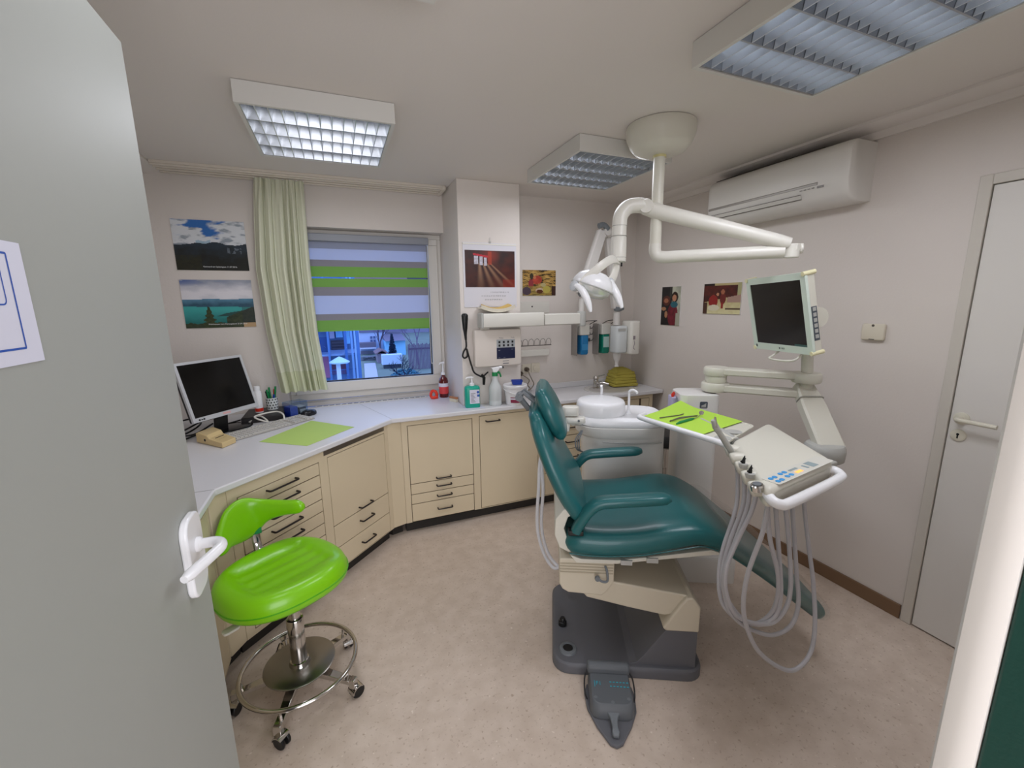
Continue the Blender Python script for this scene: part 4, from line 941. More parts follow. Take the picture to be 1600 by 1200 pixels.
# ================================================================== STOOLS
def stool():
    c = Vector((-.255, 1.705, 0)); t = thing('operator_stool', 'bright lime green saddle stool with a curved backrest and chrome five-star base', 'stool', c)
    angs = [R(a) for a in (-105, -33, 39, 111, 183)]
    for a in angs:
        d_ = Vector((math.cos(a), math.sin(a), 0)); s_ = Vector((-d_.y, d_.x, 0)); e = c+d_*.232
        b = MB(); b.loft([[p+s_*q*w+Vector((0, 0, z)) for q, z in ((-1, z0), (1, z0), (1, z1), (-1, z1))] for p, w, z0, z1 in ((c+d_*.02, .020, .085, .115), (c+d_*.12, .017, .078, .100), (e-d_*.01, .014, .066, .084))])
        b.loft([[p+s_*q*.0135+Vector((0, 0, z)) for q, z in ((-1, z0), (1, z0), (1, z1), (-1, z1))] for p, z0, z1 in ((e-d_*.012, .05, .088), (e+d_*.012, .05, .088))])
        lg = b.build('base_leg', chrome_m, t, bevel=.002)
        ca_ = MB(); wd = Vector((math.cos(a+1.1), math.sin(a+1.1), 0)); wn = Vector((-wd.y, wd.x, 0)); wc = e+wd*.012+Vector((0, 0, .026))
        for q in (-1, 1): ca_.lathe([(0, 0), (.024, 0), (.026, .004), (.026, .009), (.023, .012), (0, .012)], wc+wn*(q*.006 if q > 0 else -.006), wn*q, 20)
        ca_.build('caster', black_m, lg)
        hh = MB(); hh.lathe([(.014, -.020), (.0275, -.020), (.028, -.013), (.028, .013), (.0275, .020), (.014, .020)], wc+Vector((0, 0, .003)), wn, 24)
        hh.bm.free(); hh = MB()
        rg = []
        for k in range(9):
            an = PI*(.02+.72*k/8); rr = .0275; p = wc+wd*(-rr*math.cos(an)*1)+Vector((0, 0, rr*math.sin(an)))
            rg.append([p+wn*.021, p-wn*.021, p*1-wn*.021-(p-wc).normalized()*.004, p+wn*.021-(p-wc).normalized()*.004])
        hh.loft(rg); hh.tube([e+Vector((0, 0, .045)), e+Vector((0, 0, .06))], .006, 8); hh.build('caster_hood', chrome_m, lg)
    b = MB(); b.lathe([(0, .104), (.03, .104), (.125, .118), (.132, .122), (.133, .126), (.128, .129), (.05, .125), (0, .125)], c, seg=48); b.build('cover_disc', steel_m, t, sharp=60)
    b = MB(); b.lathe([(0, .06), (.075, .07), (.08, .088), (.05, .108), (0, .108)], c, seg=36); b.build('hub', chrome_m, t)
    ring = [c+Vector((.213*math.cos(2*PI*i/72), .213*math.sin(2*PI*i/72), .122)) for i in range(72)]
    b = MB(); b.tube(ring, .0088, 14, closed=True); fr_ = b.build('foot_ring', chrome_m, t)
    for a in angs:
        d_ = Vector((math.cos(a), math.sin(a), 0)); b = MB(); b.tube([c+d_*.211+Vector((0, 0, .118)), c+d_*.205+Vector((0, 0, .08))], .006, 8); b.build('ring_bracket', chrome_m, fr_)
    b = MB(); b.lathe([(0, .12), (.040, .12), (.040, .126), (.034, .134), (.034, .140), (.030, .142), (.030, .29), (.0325, .292), (.0325, .325), (.030, .33), (.022, .332), (.022, .46), (0, .46)], c, seg=32); b.build('gas_column', chrome_m, t, sharp=40)
    # seat
    sa = R(32); sx = Vector((math.cos(sa), math.sin(sa), 0)); sy = Vector((-sx.y, sx.x, 0)); sc0 = Vector((-.283, 1.738, 0))
    TS = Matrix((sx, sy, Vector((0, 0, 1)))).transposed().to_4x4(); TS.translation = sc0
    def outl(k, z, n=96):   # outline: wide, rounded, slightly waisted at the back
        o = []
        for i in range(n):
            a = 2*PI*i/n; cx, cy = math.cos(a), math.sin(a)
            x = .232*math.copysign(abs(cx)**.80, cx); y = .210*math.copysign(abs(cy)**.85, cy)
            y *= 1+.06*cx
            o.append(Vector((x*k, y*k, z)))
        return o
    prof = [(.80, .455), (.93, .460), (.985, .474), (1.0, .496), (.99, .516), (.955, .536), (.90, .549), (.84, .554), (.78, .555), (.72, .553), (.66, .550), (.60, .548), (.54, .546), (.48, .545), (.42, .545), (.36, .545), (.30, .545), (.24, .545), (.18, .545), (.12, .545), (.06, .545), (.01, .545)]
    b = MB(TS); b.loft([outl(k, z) for k, z in prof]); so_ = b.build('seat', lime_v, t, sharp=70)
    inv_ = TS.inverted()
    for vx in so_.data.vertices:
        l = inv_ @ vx.co
        if l.z > .51:
            m_ = sm(.155, .130, abs(l.x))*sm(.125, .098, abs(l.y)); l.z -= .011*m_
            l.z += .0045*m_*(.5+.5*math.cos(2*PI*l.y/.058))
            l.z -= .010*sm(.10, .22, l.x)
        vx.co = TS @ l
    b = MB(TS); b.loft([outl(.985, .4995), outl(1.008, .4965), outl(1.008, .4935), outl(.985, .490)], caps=False); b.build('seam', mat('lime_piping', '#4ea60c', .4), so_)
    b = MB(TS); b.b2((-.13, -.10, .437), (.11, .10, .458)); b.build('seat_mechanism', black_m, t, bevel=.004)
    b = MB(); b.tube([(-.33, 1.68, .44), (-.42, 1.635, .415)], .005, 8); b.rbox((-.447, 1.622, .405), (.055, .034, .010), .012, Matrix.Rotation(R(35), 3, 'Z')); b.build('height_paddle', white_m, t)
    # backrest: curved kidney bar
    KP = [(-.500, 1.825, .592), (-.492, 1.872, .628), (-.462, 1.930, .655), (-.415, 1.972, .672), (-.355, 1.975, .684), (-.280, 1.950, .692), (-.198, 1.905, .702)]
    HH = [.020, .050, .088, .088, .052, .034, .030]
    P = cr([(a[0], a[1], a[2]) for a in KP], 7); hh = [v.x for v in cr([(h_, 0, 0) for h_ in HH], 7)]; n = len(P); rg = []
    for i, p in enumerate(P):
        tt = (P[min(i+1, n-1)]-P[max(i-1, 0)]).normalized(); out = Vector((p.x+.27, p.y-1.72, 0)).normalized(); up_ = tt.cross(out).normalized(); up_ = up_ if up_.z > 0 else -up_; out = up_.cross(tt)
        h_ = hh[i]; th = .020
        e_ = min(i, n-1-i)
        if e_ < 3: f_ = (.35, .75, .93)[e_]; h_ *= f_; th *= f_
        rg.append([p+up_*h_*math.copysign(abs(math.sin(a))**.8, math.sin(a))+out*th*math.copysign(abs(math.cos(a))**.8, math.cos(a)) for a in [2*PI*j/24 for j in range(24)]])
    b = MB(); b.loft(rg); b.build('backrest', lime_v, t, sharp=70)
    b = MB(); b.tube(cr([(-.415, 1.99, .71), (-.41, 2.0, .63), (-.40, 1.97, .53), (-.36, 1.87, .455), (-.30, 1.78, .448)], 6), .010, 10, flat=2.0, upv=(.7, .7, 0)); b.build('back_bracket', chrome_m, t)
    b = MB(); b.box((-.400, 1.975, .62), (.042, .016, .075), Matrix.Rotation(R(12), 3, 'Z')); b.build('bracket_cover', green_p, t, bevel=.003)
    return t
stool()
c = Vector((2.20, 2.40, 0)); t = thing('assistant_stool', 'black stool standing behind the dental unit, seen through the gap beside the column', 'stool', c)
b = MB(); b.lathe([(0, .50), (.15, .50), (.185, .52), (.19, .56), (.17, .60), (.10, .612), (0, .615)], c, seg=40); b.build('seat', mat('black_vinyl', '#17181a', .35, coat=.2), t)
b = MB(); b.lathe([(0, .06), (.05, .06), (.045, .11), (.025, .13), (.025, .30), (.018, .30), (.018, .50), (0, .50)], c, seg=24); b.build('column', chrome_m, t)
for k in range(5):
    a = R(20+72*k); d_ = Vector((math.cos(a), math.sin(a), 0)); b = MB(); b.tube([c+Vector((0, 0, .09)), c+d_*.2+Vector((0, 0, .06))], [.018, .012], 8); lg = b.build('base_leg', chrome_m, t)
    b = MB(); b.lathe([(0, -.012), (.024, -.012), (.026, -.008), (.026, .008), (.024, .012), (0, .012)], c+d_*.2+Vector((0, 0, .026)), (d_.y, -d_.x, 0), 16); b.build('caster', black_m, lg)

# ================================================================== ON THE WORKTOP
# desktop monitor
dm_ = thing('desktop_monitor', 'silver framed computer monitor with a black screen on the left part of the worktop', 'monitor', (-.70, 2.93, ZT))
mr = Vector((.636, .772, .005)).normalized(); nn = Vector((.743, -.614, .265)); nn = (nn-mr*nn.dot(mr)).normalized(); mu = nn.cross(mr)
TM2 = Matrix((mr, mu, nn)).transposed().to_4x4(); TM2.translation = Vector((-.652, 2.812, 1.100))
sil = mat('silver_plastic', '#c2c3c6', .35, metal=.2)
W_, H_ = .398, .327; b = MB(TM2)
for a, c in (((-W_/2, -H_/2, -.014), (W_/2, -H_/2+.024, 0)), ((-W_/2, H_/2-.014, -.014), (W_/2, H_/2, 0)), ((-W_/2, -H_/2+.024, -.014), (-W_/2+.015, H_/2-.014, 0)), ((W_/2-.015, -H_/2+.024, -.014), (W_/2, H_/2-.014, 0))): b.b2(a, c)
b.build('screen_frame', sil, dm_)
MB(TM2).b2((-W_/2+.014, -H_/2+.023, -.012), (W_/2-.014, H_/2-.013, -.003)).build('screen', screen_m, dm_)
MB(TM2).b2((-W_/2+.003, -H_/2+.003, -.036), (W_/2-.003, H_/2-.003, -.0135)).build('rear_case', black_m, dm_, bevel=.006)
b = MB(TM2)
for x in (-.165, -.140): b.lathe([(0, 0), (.005, 0), (.005, .002), (0, .002)], (x, -H_/2+.011, 0), seg=12)
b.b2((-.156, -H_/2+.008, 0), (-.148, -H_/2+.013, .002)); b.build('bezel_buttons', ink_m, dm_)
b = MB(TM2); b.b2((-.03, -H_/2+.007, 0), (.015, -H_/2+.018, .0005)); b.build('bezel_label', mat('pink_label', '#d9a9a6', .5), dm_)
b = MB(); nk = TM2 @ Vector((0, -.12, -.05)); b.loft([[nk+mr*q*.036+Vector((0, 0, 0))+Vector((nn.x, nn.y, 0))*w for q, w in ((-1, -.012), (1, -.012), (1, .012), (-1, .012))], [Vector((nk.x-.012, nk.y+.01, ZT+.012))+mr*q*.036+Vector((nn.x, nn.y, 0))*w for q, w in ((-1, -.012), (1, -.012), (1, .012), (-1, .012))]])
b.build('stand_neck', black_m, dm_, bevel=.003)
fc = Vector((-.648, 2.888, 0)); b = MB(); b.loft([[fc+mr*(.138*k*math.cos(2*PI*i/40))+Vector((nn.x, nn.y, 0)).normalized()*(.095*k*math.sin(2*PI*i/40))+Vector((0, 0, z)) for i in range(40)] for k, z in ((1, ZT+.0005), (1, ZT+.006), (.96, ZT+.010), (.5, ZT+.016), (.1, ZT+.017))]); b.build('stand_foot', mat('gloss_black', '#0c0c0e', .15), dm_, sharp=60)
# cables behind it
for k, (pts, m_, lb) in enumerate((
    ([(-.93, 2.78, ZT+.006), (-.85, 2.82, ZT+.012), (-.79, 2.90, ZT+.045), (-.85, 3.02, ZT+.055), (-.95, 2.93, ZT+.045), (-.90, 2.80, ZT+.018), (-.80, 2.80, ZT+.012), (-.73, 2.90, ZT+.040)], black_m, 'looped black cable lying left of the desktop monitor foot'),
    ([(-.86, 2.64, ZT+.005), (-.83, 2.72, ZT+.006), (-.78, 2.82, ZT+.008), (-.70, 2.95, ZT+.01), (-.62, 3.05, ZT+.01)], black_m, 'black cable running out beside the beige card reader'),
    ([(-.56, 2.97, ZT+.010), (-.50, 2.98, ZT+.04), (-.45, 2.92, ZT+.012), (-.52, 2.93, ZT+.05), (-.42, 3.0, ZT+.055), (-.37, 2.96, ZT+.045), (-.36, 2.93, ZT+.012)], white_m, 'white cable looping over the low black box'),
    ([(-.98, 3.05, ZT+.15), (-.94, 3.00, ZT+.05), (-.96, 2.90, ZT+.01), (-.90, 2.86, ZT+.008), (-.86, 2.92, ZT+.02), (-.80, 3.0, ZT+.04), (-.70, 3.02, ZT+.05)], black_m, 'black cable hanging behind the left edge of the desktop monitor'))):
    tag(MB().tube(cr(pts, 8), .005, 8).build('cable', m_), lb, 'cable', 'loose cables on the worktop')
# keyboard
kc = [Vector(p) for p in ((-.563, 2.600, 0), (-.183, 2.925, 0), (-.288, 3.045, 0), (-.672, 2.726, 0))]
kx = (kc[1]-kc[0]); KW = kx.length; kx.normalize(); ky = Vector((-kx.y, kx.x, 0)); TKB = Matrix((kx, ky, Vector((0, 0, 1)))).transposed().to_4x4(); TKB.translation = kc[0]+Vector((0, 0, ZT))
kbd = thing('keyboard', 'long pale grey computer keyboard in front of the desktop monitor', 'keyboard', kc[0]+Vector((0, 0, ZT)))
b = MB(TKB); b.loft([[Vector((x, y, z)) for x, y, z in ((.005, .003, z0), (KW-.005, .003, z0), (KW-.005, .145, z0), (.005, .145, z0))] if fl == 0 else [Vector((x, y, z)) for x, y, z in ((0, 0, .007), (KW, 0, .007), (KW, .148, .013), (0, .148, .013))] for z0, fl in ((0.0005, 0), (0, 1))])
b.build('keyboard_body', mat('keyboard_grey', '#b5b1ab', .5), kbd, bevel=.003)
b = MB(TKB)
for r_ in range(6):
    y = .010+r_*.021+(.006 if r_ == 5 else 0)
    for c_ in range(22):
        if c_ in (15, 19) and r_ < 5: continue
        if r_ == 0 and 4 <= c_ <= 9:
            if c_ == 4: b.b2((.012+4*.0218, y, .008), (.012+10*.0218-.004, y+.016, .0135))
            continue
        x = .012+c_*.0218; b.b2((x, y, .006+.04*y), (x+.0178, y+.0165, .0125+.04*y))
b.build('keys', mat('key_light', '#cfccc6', .5), kbd)
# mouse
ms = thing('computer_mouse', 'black computer mouse at the right end of the keyboard', 'mouse', (-.235, 3.04, ZT))
b = MB(); cM = Vector((-.228, 3.045, ZT))
b.loft([[cM+kx*(.056*k*math.cos(2*PI*i/32))+ky*(.034*k*math.sin(2*PI*i/32))+Vector((0, 0, z)) for i in range(32)] for k, z in ((.94, .0005), (1, .006), (.99, .016), (.90, .026), (.70, .033), (.40, .037), (.1, .038))])
b.build('mouse_body', mat('mouse_black', '#16161c', .25), ms, sharp=60)
MB().tube(cr([cM+Vector((-.04, .0, .01)), cM+Vector((-.10, .02, .005)), cM+Vector((-.14, .02, .05))], 5), .0018, 6).build('mouse_cable', black_m, ms)
# green sheet
gp_ = [(-.444, 2.535), (-.200, 2.352), (.040, 2.618), (-.205, 2.880)]
b = MB(); b.prism(gp_, ZT+.0006, ZT+.0014); tag(b.build('desk_sheet', lime_paper2), 'lime green sheet of paper lying flat on the worktop in front of the keyboard', 'paper sheet')
b = MB(); b.prism([(-.86, 2.50), (-.79, 2.56), (-.80, 2.575), (-.87, 2.51)], ZT+.0004, ZT+.0009); tag(b.build('paper_scrap', MATS['paper_white']), 'small white scrap of paper on the worktop next to the open door', 'paper scrap')
# card reader / desk calculator
ct = thing('card_reader', 'beige wedge-shaped card reader with slots beside the keyboard', 'card reader', (-.67, 2.66, ZT))
q = [Vector(p) for p in ((-.755, 2.665, 0), (-.600, 2.490, 0), (-.555, 2.570, 0), (-.705, 2.770, 0))]
b = MB(); up0 = [.052, .030, .030, .052]
mid = lambda a, c, t: a*(1-t)+c*t
rg = []
for t_, h in ((0, .050), (.06, .056), (.42, .052), (.5, .036), (1, .030)):
    a = mid(q[0], q[1], t_); c = mid(q[3], q[2], t_); rg.append([a+Vector((0, 0, ZT+.001)), c+Vector((0, 0, ZT+.001)), c+Vector((0, 0, ZT+h)), a+Vector((0, 0, ZT+h))])
b.loft(rg); b.build('reader_body', mat('reader_beige', '#d9c08c', .45), ct, bevel=.004)
b = MB(); 
for k in range(3):
    a = mid(mid(q[0], q[1], .62+.12*k), mid(q[3], q[2], .62+.12*k), .25); c = mid(mid(q[0], q[1], .62+.12*k), mid(q[3], q[2], .62+.12*k), .80); dd = (c-a).normalized(); n2 = Vector((-dd.y, dd.x, 0))*.0025; z = ZT+.0352-.006*k*.5
    b.loft([[p+n2+Vector((0, 0, z-.003)), p-n2+Vector((0, 0, z-.003)), p-n2+Vector((0, 0, z+.0008)), p+n2+Vector((0, 0, z+.0008))] for p in (a, c)])
b.build('card_slot', ink_m, ct)
b = MB(); m0 = mid(q[0], q[1], .35); b.lathe([(0, 0), (.007, 0), (.007, .0015), (0, .0015)], m0+Vector((0, 0, ZT+.024)), (-.75, -.66, 0), 14); b.build('jack', ink_m, ct)
# low black box with things on it
bb = thing('black_box', 'low black box behind the keyboard carrying the pen cup', 'box', (-.46, 3.09, ZT))
b = MB(); b.prism([(-.60, 2.965), (-.365, 2.985), (-.375, 3.235), (-.60, 3.225)], ZT+.0005, ZT+.038); b.build('lid', mat('box_black', '#1b1718', .4), bb, bevel=.004)
ZB = ZT+.0385
bt_ = thing('white_bottle', 'slim white plastic bottle with a red base ring beside the desktop monitor', 'bottle', (-.518, 3.10, ZB))
b = MB(); b.lathe([(0, 0), (.023, 0), (.024, .003), (.024, .125), (.021, .138), (.014, .144), (0, .144)], (-.518, 3.10, ZB), seg=28); b.build('bottle_body', brightw_m, bt_)
b = MB(); b.lathe([(0, .142), (.018, .142), (.018, .168), (.015, .172), (0, .172)], (-.518, 3.10, ZB), seg=28); b.build('cap', brightw_m, bt_)
b = MB(); b.lathe([(.0235, .008), (.0246, .008), (.0246, .030), (.0235, .030)], (-.518, 3.10, ZB), seg=28); b.build('red_ring', red_m, bt_)
pc = Vector((-.450, 3.165, ZB)); cup = thing('pen_cup', 'patterned wire pen cup full of pens in front of the curtain', 'pen cup', pc)
b = MB(); b.lathe([(0, 0), (.033, 0), (.034, .078), (.032, .078), (.031, .004), (0, .004)], pc, seg=32); b.build('cup_body', mat('cup_white', '#d8dcda', .4), cup)
b = MB()
for j in range(4):
    for i in range(12):
        a = 2*PI*(i+.5*(j % 2))/12; d_ = Vector((math.cos(a), math.sin(a), 0)); b.lathe([(0, 0), (.005, 0), (.005, .0012), (0, .0012)], pc+d_*.0335+Vector((0, 0, .013+.018*j)), d_, 8)
b.build('cup_pattern', mat('pattern_dark', '#3c4440', .5), cup)
random.seed(4)
for k, (m_, lb) in enumerate(((green_p, 'thick green marker'), (green_p, 'second green marker'), (green_p, 'short green marker'), (red_m, 'red marker with a red cap'), (black_m, 'black felt pen at the left'), (black_m, 'black pen leaning back'), (white_m, 'white ballpoint pen'), (blue_m, 'blue pen'))):
    a = (0.2, 2.0, 4.0, .9, 3.0, 2.4, 1.4, 5.4)[k]; o_ = Vector((math.cos(a), math.sin(a), 0))
    b0 = pc+o_*.010+Vector((0, 0, .006)); b1 = pc+o_*.030+Vector((0, 0, .150-.007*k))
    b = MB(); b.tube([b0, b0*.3+b1*.7, b0*.28+b1*.72, b1], [.0055, .0055, .0065, .006], 10); p_ = b.build('pen', m_); tag(p_, lb+' in the pen cup', 'pen', 'pens in the pen cup')
tp = thing('clear_box', 'clear box holding a blue stamp pad set below the curtain hem', 'box', (-.315, 3.03, ZT))
b = MB(); Mx = Matrix.Rotation(R(35), 4, 'Z'); Mx.translation = Vector((-.305, 3.055, ZT))
for a, c in (((-.06, -.045, .0005), (.06, .045, .004)), ((-.06, -.045, .004), (.06, -.042, .085)), ((-.06, .042, .004), (.06, .045, .085)), ((-.06, -.042, .004), (-.057, .042, .085)), ((.057, -.042, .004), (.06, .042, .085))):
    bb_ = MB(Mx)
b = MB(Mx)
for a, c in (((-.06, -.045, .0005), (.06, .045, .004)), ((-.06, -.045, .004), (.06, -.042, .085)), ((-.06, .042, .004), (.06, .045, .085)), ((-.06, -.042, .004), (-.057, .042, .085)), ((.057, -.042, .004), (.06, .042, .085))): b.b2(a, (c[0], c[1], c[2] if c[2] < .05 else .100))
clr = bpy.data.materials.new('clear_plastic'); clr.use_nodes = True; nt = clr.node_tree; g1 = nt.nodes.new('ShaderNodeBsdfGlossy'); g1.inputs['Roughness'].default_value = .05; g1.inputs[0].default_value = lin('#b8cbe0'); t1 = nt.nodes.new('ShaderNodeBsdfTransparent'); t1.inputs[0].default_value = lin('#eef4fa'); x1 = nt.nodes.new('ShaderNodeMixShader'); x1.inputs[0].default_value = .06
nt.links.new(t1.outputs[0], x1.inputs[1]); nt.links.new(g1.outputs[0], x1.inputs[2]); nt.links.new(x1.outputs[0], nt.nodes['Material Output'].inputs[0])
b.build('clear_case', clr, tp)
b = MB(Mx); b.b2((-.055, -.037, .005), (-.005, .037, .072)); b.build('blue_insert', blue_m, tp, bevel=.003)
b = MB(Mx); b.b2((.004, -.037, .005), (.053, .037, .060)); b.build('dark_insert', mat('stamp_dark', '#2a2c33', .4), tp, bevel=.004)
b = MB(Mx); b.b2((.006, -.030, .060), (.050, .030, .064)); b.build('pale_top', lgrey_m, tp)
b = MB(Mx); b.b2((.010, -.0385, .020), (.048, -.0372, .048)); b.build('front_label', lgrey_m, tp)

# bottles at the window
def bottle(name, label, c, body, bm_mat, cat='bottle', seg=32):
    t = thing(name, label, cat, c); b = MB(); b.lathe(body, c, seg=seg); b.build('bottle_body', bm_mat, t, sharp=50); return t
c = Vector((.722, 3.205, ZT+.0012))
MB().b2((.665, 3.145, ZT+.0002), (.785-.003, 3.265, ZT+.0012)).build('bottle_mat', MATS['paper_white'], None).update({}) if False else None
pmx = MB().prism([(.662, 3.15), (.778, 3.14), (.780, 3.25), (.668, 3.262)], ZT+.0002, ZT+.0010).build('paper_mat', MATS['paper_white']); tag(pmx, 'small white paper mat under the amber pump bottle', 'paper sheet')
t = bottle('pump_bottle', 'amber red pump bottle with a red label at the right end of the window', c, [(0, 0), (.033, 0), (.036, .004), (.036, .125), (.030, .148), (.016, .162), (.013, .178), (0, .178)], darkred_m)
b = MB(); b.lathe([(.0362, .03), (.0372, .03), (.0372, .085), (.0362, .085)], c, seg=32); b.build('red_label', mat('label_red', '#d8474a', .5), t)
b = MB(); b.lathe([(.0362, .085), (.0372, .085), (.0372, .112), (.0362, .112)], c, seg=32); b.build('white_label', MATS['paper_white'], t)
b = MB(); b.lathe([(0, .176), (.015, .176), (.015, .192), (.007, .196), (.0065, .225), (.005, .226), (.005, .268), (0, .268)], c, seg=20); b.tube([c+Vector((0, 0, .262)), c+Vector((.006, -.003, .270)), c+Vector((-.022, -.012, .268)), c+Vector((-.03, -.015, .258))], [.008, .009, .006, .004], 10); b.build('pump', brightw_m, t)
t = thing('orange_clip', 'glossy orange red plastic holder on the worktop left of the amber pump bottle', 'plastic holder', (.638, 3.19, ZT))
b = MB(); b.tube(cr([(.625, 3.17, ZT+.012), (.615, 3.19, ZT+.03), (.632, 3.205, ZT+.055), (.655, 3.20, ZT+.05), (.662, 3.19, ZT+.025), (.650, 3.175, ZT+.012)], 6, True), .0115, 10, closed=True); b.build('loop', mat('orange_red', '#e8391c', .2, coat=.5), t)
b = MB(); b.rbox((.64, 3.185, ZT+.010), (.055, .045, .018), .008); b.build('foot', MATS['orange_red'], t)
t = thing('nail_brush', 'small wooden brush with pale bristles against the pillar', 'brush', (.80, 2.83, ZT)); 
bc = Vector((.766, 3.0, 0)); Mb = Matrix.Rotation(R(-62), 4, 'Z'); Mb.translation = Vector((.752, 3.02, ZT))
b = MB(Mb); b.rbox((0, 0, .030), (.085, .026, .014), .012); b.build('wooden_back', wood_m, t)
b = MB(Mb); b.b2((-.036, -.010, .0005), (.036, .010, .0235)); b.build('bristles', mat('bristle', '#e4ddc8', .8, bump=.5, bscale=900), t)
# teal disinfectant bottle: rounded rectangular body
MB().prism([(.757, 2.785), (.885, 2.775), (.889, 2.86), (.765, 2.862)], ZT+.0002, ZT+.001).build('x', white_m) if False else None
pmy = MB().prism([(.765, 2.745), (.905, 2.735), (.905, 2.84), (.770, 2.85)], ZT+.0002, ZT+.0010).build('paper_mat', MATS['paper_white']); tag(pmy, 'white paper mat under the turquoise bottle', 'paper sheet')
def teal_like(name, label, c, w, d_, h, m_, ang):
    t = thing(name, label, 'bottle', c); M = Matrix.Rotation(ang, 4, 'Z'); M.translation = c
    b = MB(M); b.loft([[Vector((p[0], p[1], z)) for p in rrect(w*k, d_*k, .018*k, 5)] for z, k in ((0, .95), (.004, 1), (h*.9, 1), (h*.95, .97), (h, .80), (h+.003, .5))]); b.build('bottle_body', m_, t, sharp=50)
    return t, M
tc_ = Vector((.830, 2.800, ZT+.0012))
t, Mt = teal_like('disinfectant_bottle', 'turquoise disinfectant bottle with a white pump and label in front of the pillar', tc_, .105, .065, .150, teal_m, R(-8))
b = MB(Mt); b.lathe([(0, .150), (.017, .150), (.017, .168), (.008, .172), (.006, .19), (.006, .205), (.014, .207), (.014, .215), (0, .216)], seg=20); b.tube([(0, 0, .210), (-.035, -.006, .211), (-.042, -.008, .202)], [.008, .006, .004], 10); b.build('pump', brightw_m, t)
b = MB(Mt); b.b2((-.022, -.0335, .030), (.046, -.0327, .128)); lb_ = b.build('label', MATS['paper_white'], t)
b = MB(Mt); 
for k in range(7): b.b2((-.014, -.0338, .040+k*.010), (.018-(k % 3)*.006, -.0336, .044+k*.010))
b.build('label_text', inkgrey_m, lb_)
b = MB(Mt); b.lathe([(0, 0), (.009, 0), (.009, .0006), (0, .0006)], (.036, -.0336, .110), (0, -1, 0), 16); b.b2((.030, -.0340, .078), (.046, -.0336, .094)); b.build('label_badge', inkblue_m, lb_)
# spray bottle
c = Vector((1.000, 2.795, ZT))
t = thing('spray_bottle', 'milky plastic spray bottle with a white and green trigger head', 'spray bottle', c)
b = MB(); b.lathe([(0, 0), (.043, 0), (.046, .004), (.046, .030), (.044, .034), (.046, .040), (.046, .115), (.040, .140), (.024, .170), (.019, .195), (.019, .215), (0, .215)], c, seg=36); b.build('bottle_body', milky_m, t, sharp=50)
b = MB(); b.lathe([(0, .210), (.021, .210), (.021, .232), (.017, .236), (0, .236)], c, seg=24); b.tube(cr([c+Vector((.018, 0, .243)), c+Vector((.035, -.006, .225)), c+Vector((.042, -.008, .20))], 5), [.008]*5+[.006]*5+[.004], 8); b.build('green_collar', green_p, t)
b = MB(); b.loft([[c+Vector((x, y, z)) for x, y, z in ((-.015, -.012, .236), (.012, -.012, .236), (.012, .012, .236), (-.015, .012, .236))], [c+Vector((x, y, z)) for x, y, z in ((-.022, -.012, .262), (.030, -.012, .256), (.030, .012, .256), (-.022, .012, .262))], [c+Vector((x, y, z)) for x, y, z in ((-.030, -.009, .270), (.036, -.009, .276), (.036, .009, .276), (-.030, .009, .270))]]); b.tube([c+Vector((.03, 0, .268)), c+Vector((.055, -.004, .268))], [.011, .009], 12); b.build('trigger_head', brightw_m, t, bevel=.003)
b = MB(); b.cyl(c+Vector((.054, -.004, .268)), c+Vector((.064, -.005, .268)), .008, .007, 14); b.build('nozzle', black_m, t)
# bucket with lid and blue dish
c = Vector((1.145, 2.775, ZT))
t = thing('wipes_bucket', 'round white bucket with a handle and a coloured label right of the spray bottle', 'bucket', c)
b = MB(); b.lathe([(0, 0), (.066, 0), (.068, .003), (.080, .118), (.080, .124), (0, .124)], c, seg=48); b.build('bucket_body', brightw_m, t, sharp=40)
b = MB(); b.lathe([(0, .122), (.086, .122), (.088, .126), (.088, .138), (.084, .142), (.078, .140), (0, .139)], c, seg=48); b.build('lid', brightw_m, t, sharp=40)
b = MB(); P = [c+Vector((.090*math.cos(a), .090*math.sin(a), .118-.030*max(0, -math.sin(a))+.0*a)) for a in [PI+PI*k/20 for k in range(21)]]; b.tube(P, .0028, 8); b.build('bail_handle', brightw_m, t)
b = MB(); rg = []
for k in range(9):
    a = R(222+k*7); 
    r0 = .0718; rg.append([c+Vector(((r0+.01*(z/.118)*.9+e_)*math.cos(a), (r0+.01*(z/.118)*.9+e_)*math.sin(a), z)) for z, e_ in ((.020, .0), (.020, .0012), (.060, .0012), (.060, .0))])
b.loft(rg); b.build('label', mat('label_redviolet', '#8b2a4a', .5), t)
b = MB(); rg = []
for k in range(9):
    a = R(222+k*7); r0 = .0718; rg.append([c+Vector(((r0+.01*(z/.118)*.9+e_)*math.cos(a), (r0+.01*(z/.118)*.9+e_)*math.sin(a), z)) for z, e_ in ((.044, .0012), (.044, .0018), (.054, .0018), (.054, .0012))])
b.loft(rg); b.build('label_stripe', MATS['paper_white'], t)
t = thing('blue_dish', 'small square blue dish sitting on the bucket lid', 'dish', c+Vector((.0, 0, .143)))
b = MB(); Mq = Matrix.Rotation(R(-12), 4, 'Z'); Mq.translation = c+Vector((.010, -.01, .1428))
b = MB(Mq); b.loft([[Vector((p[0], p[1], z)) for p in rrect(w_, w_*.75, .010, 4)] for z, w_ in ((.0, .066), (.020, .076), (.026, .080), (.030, .080), (.030, .074), (.006, .060))]); b.build('dish_body', blue_m, t, sharp=40)

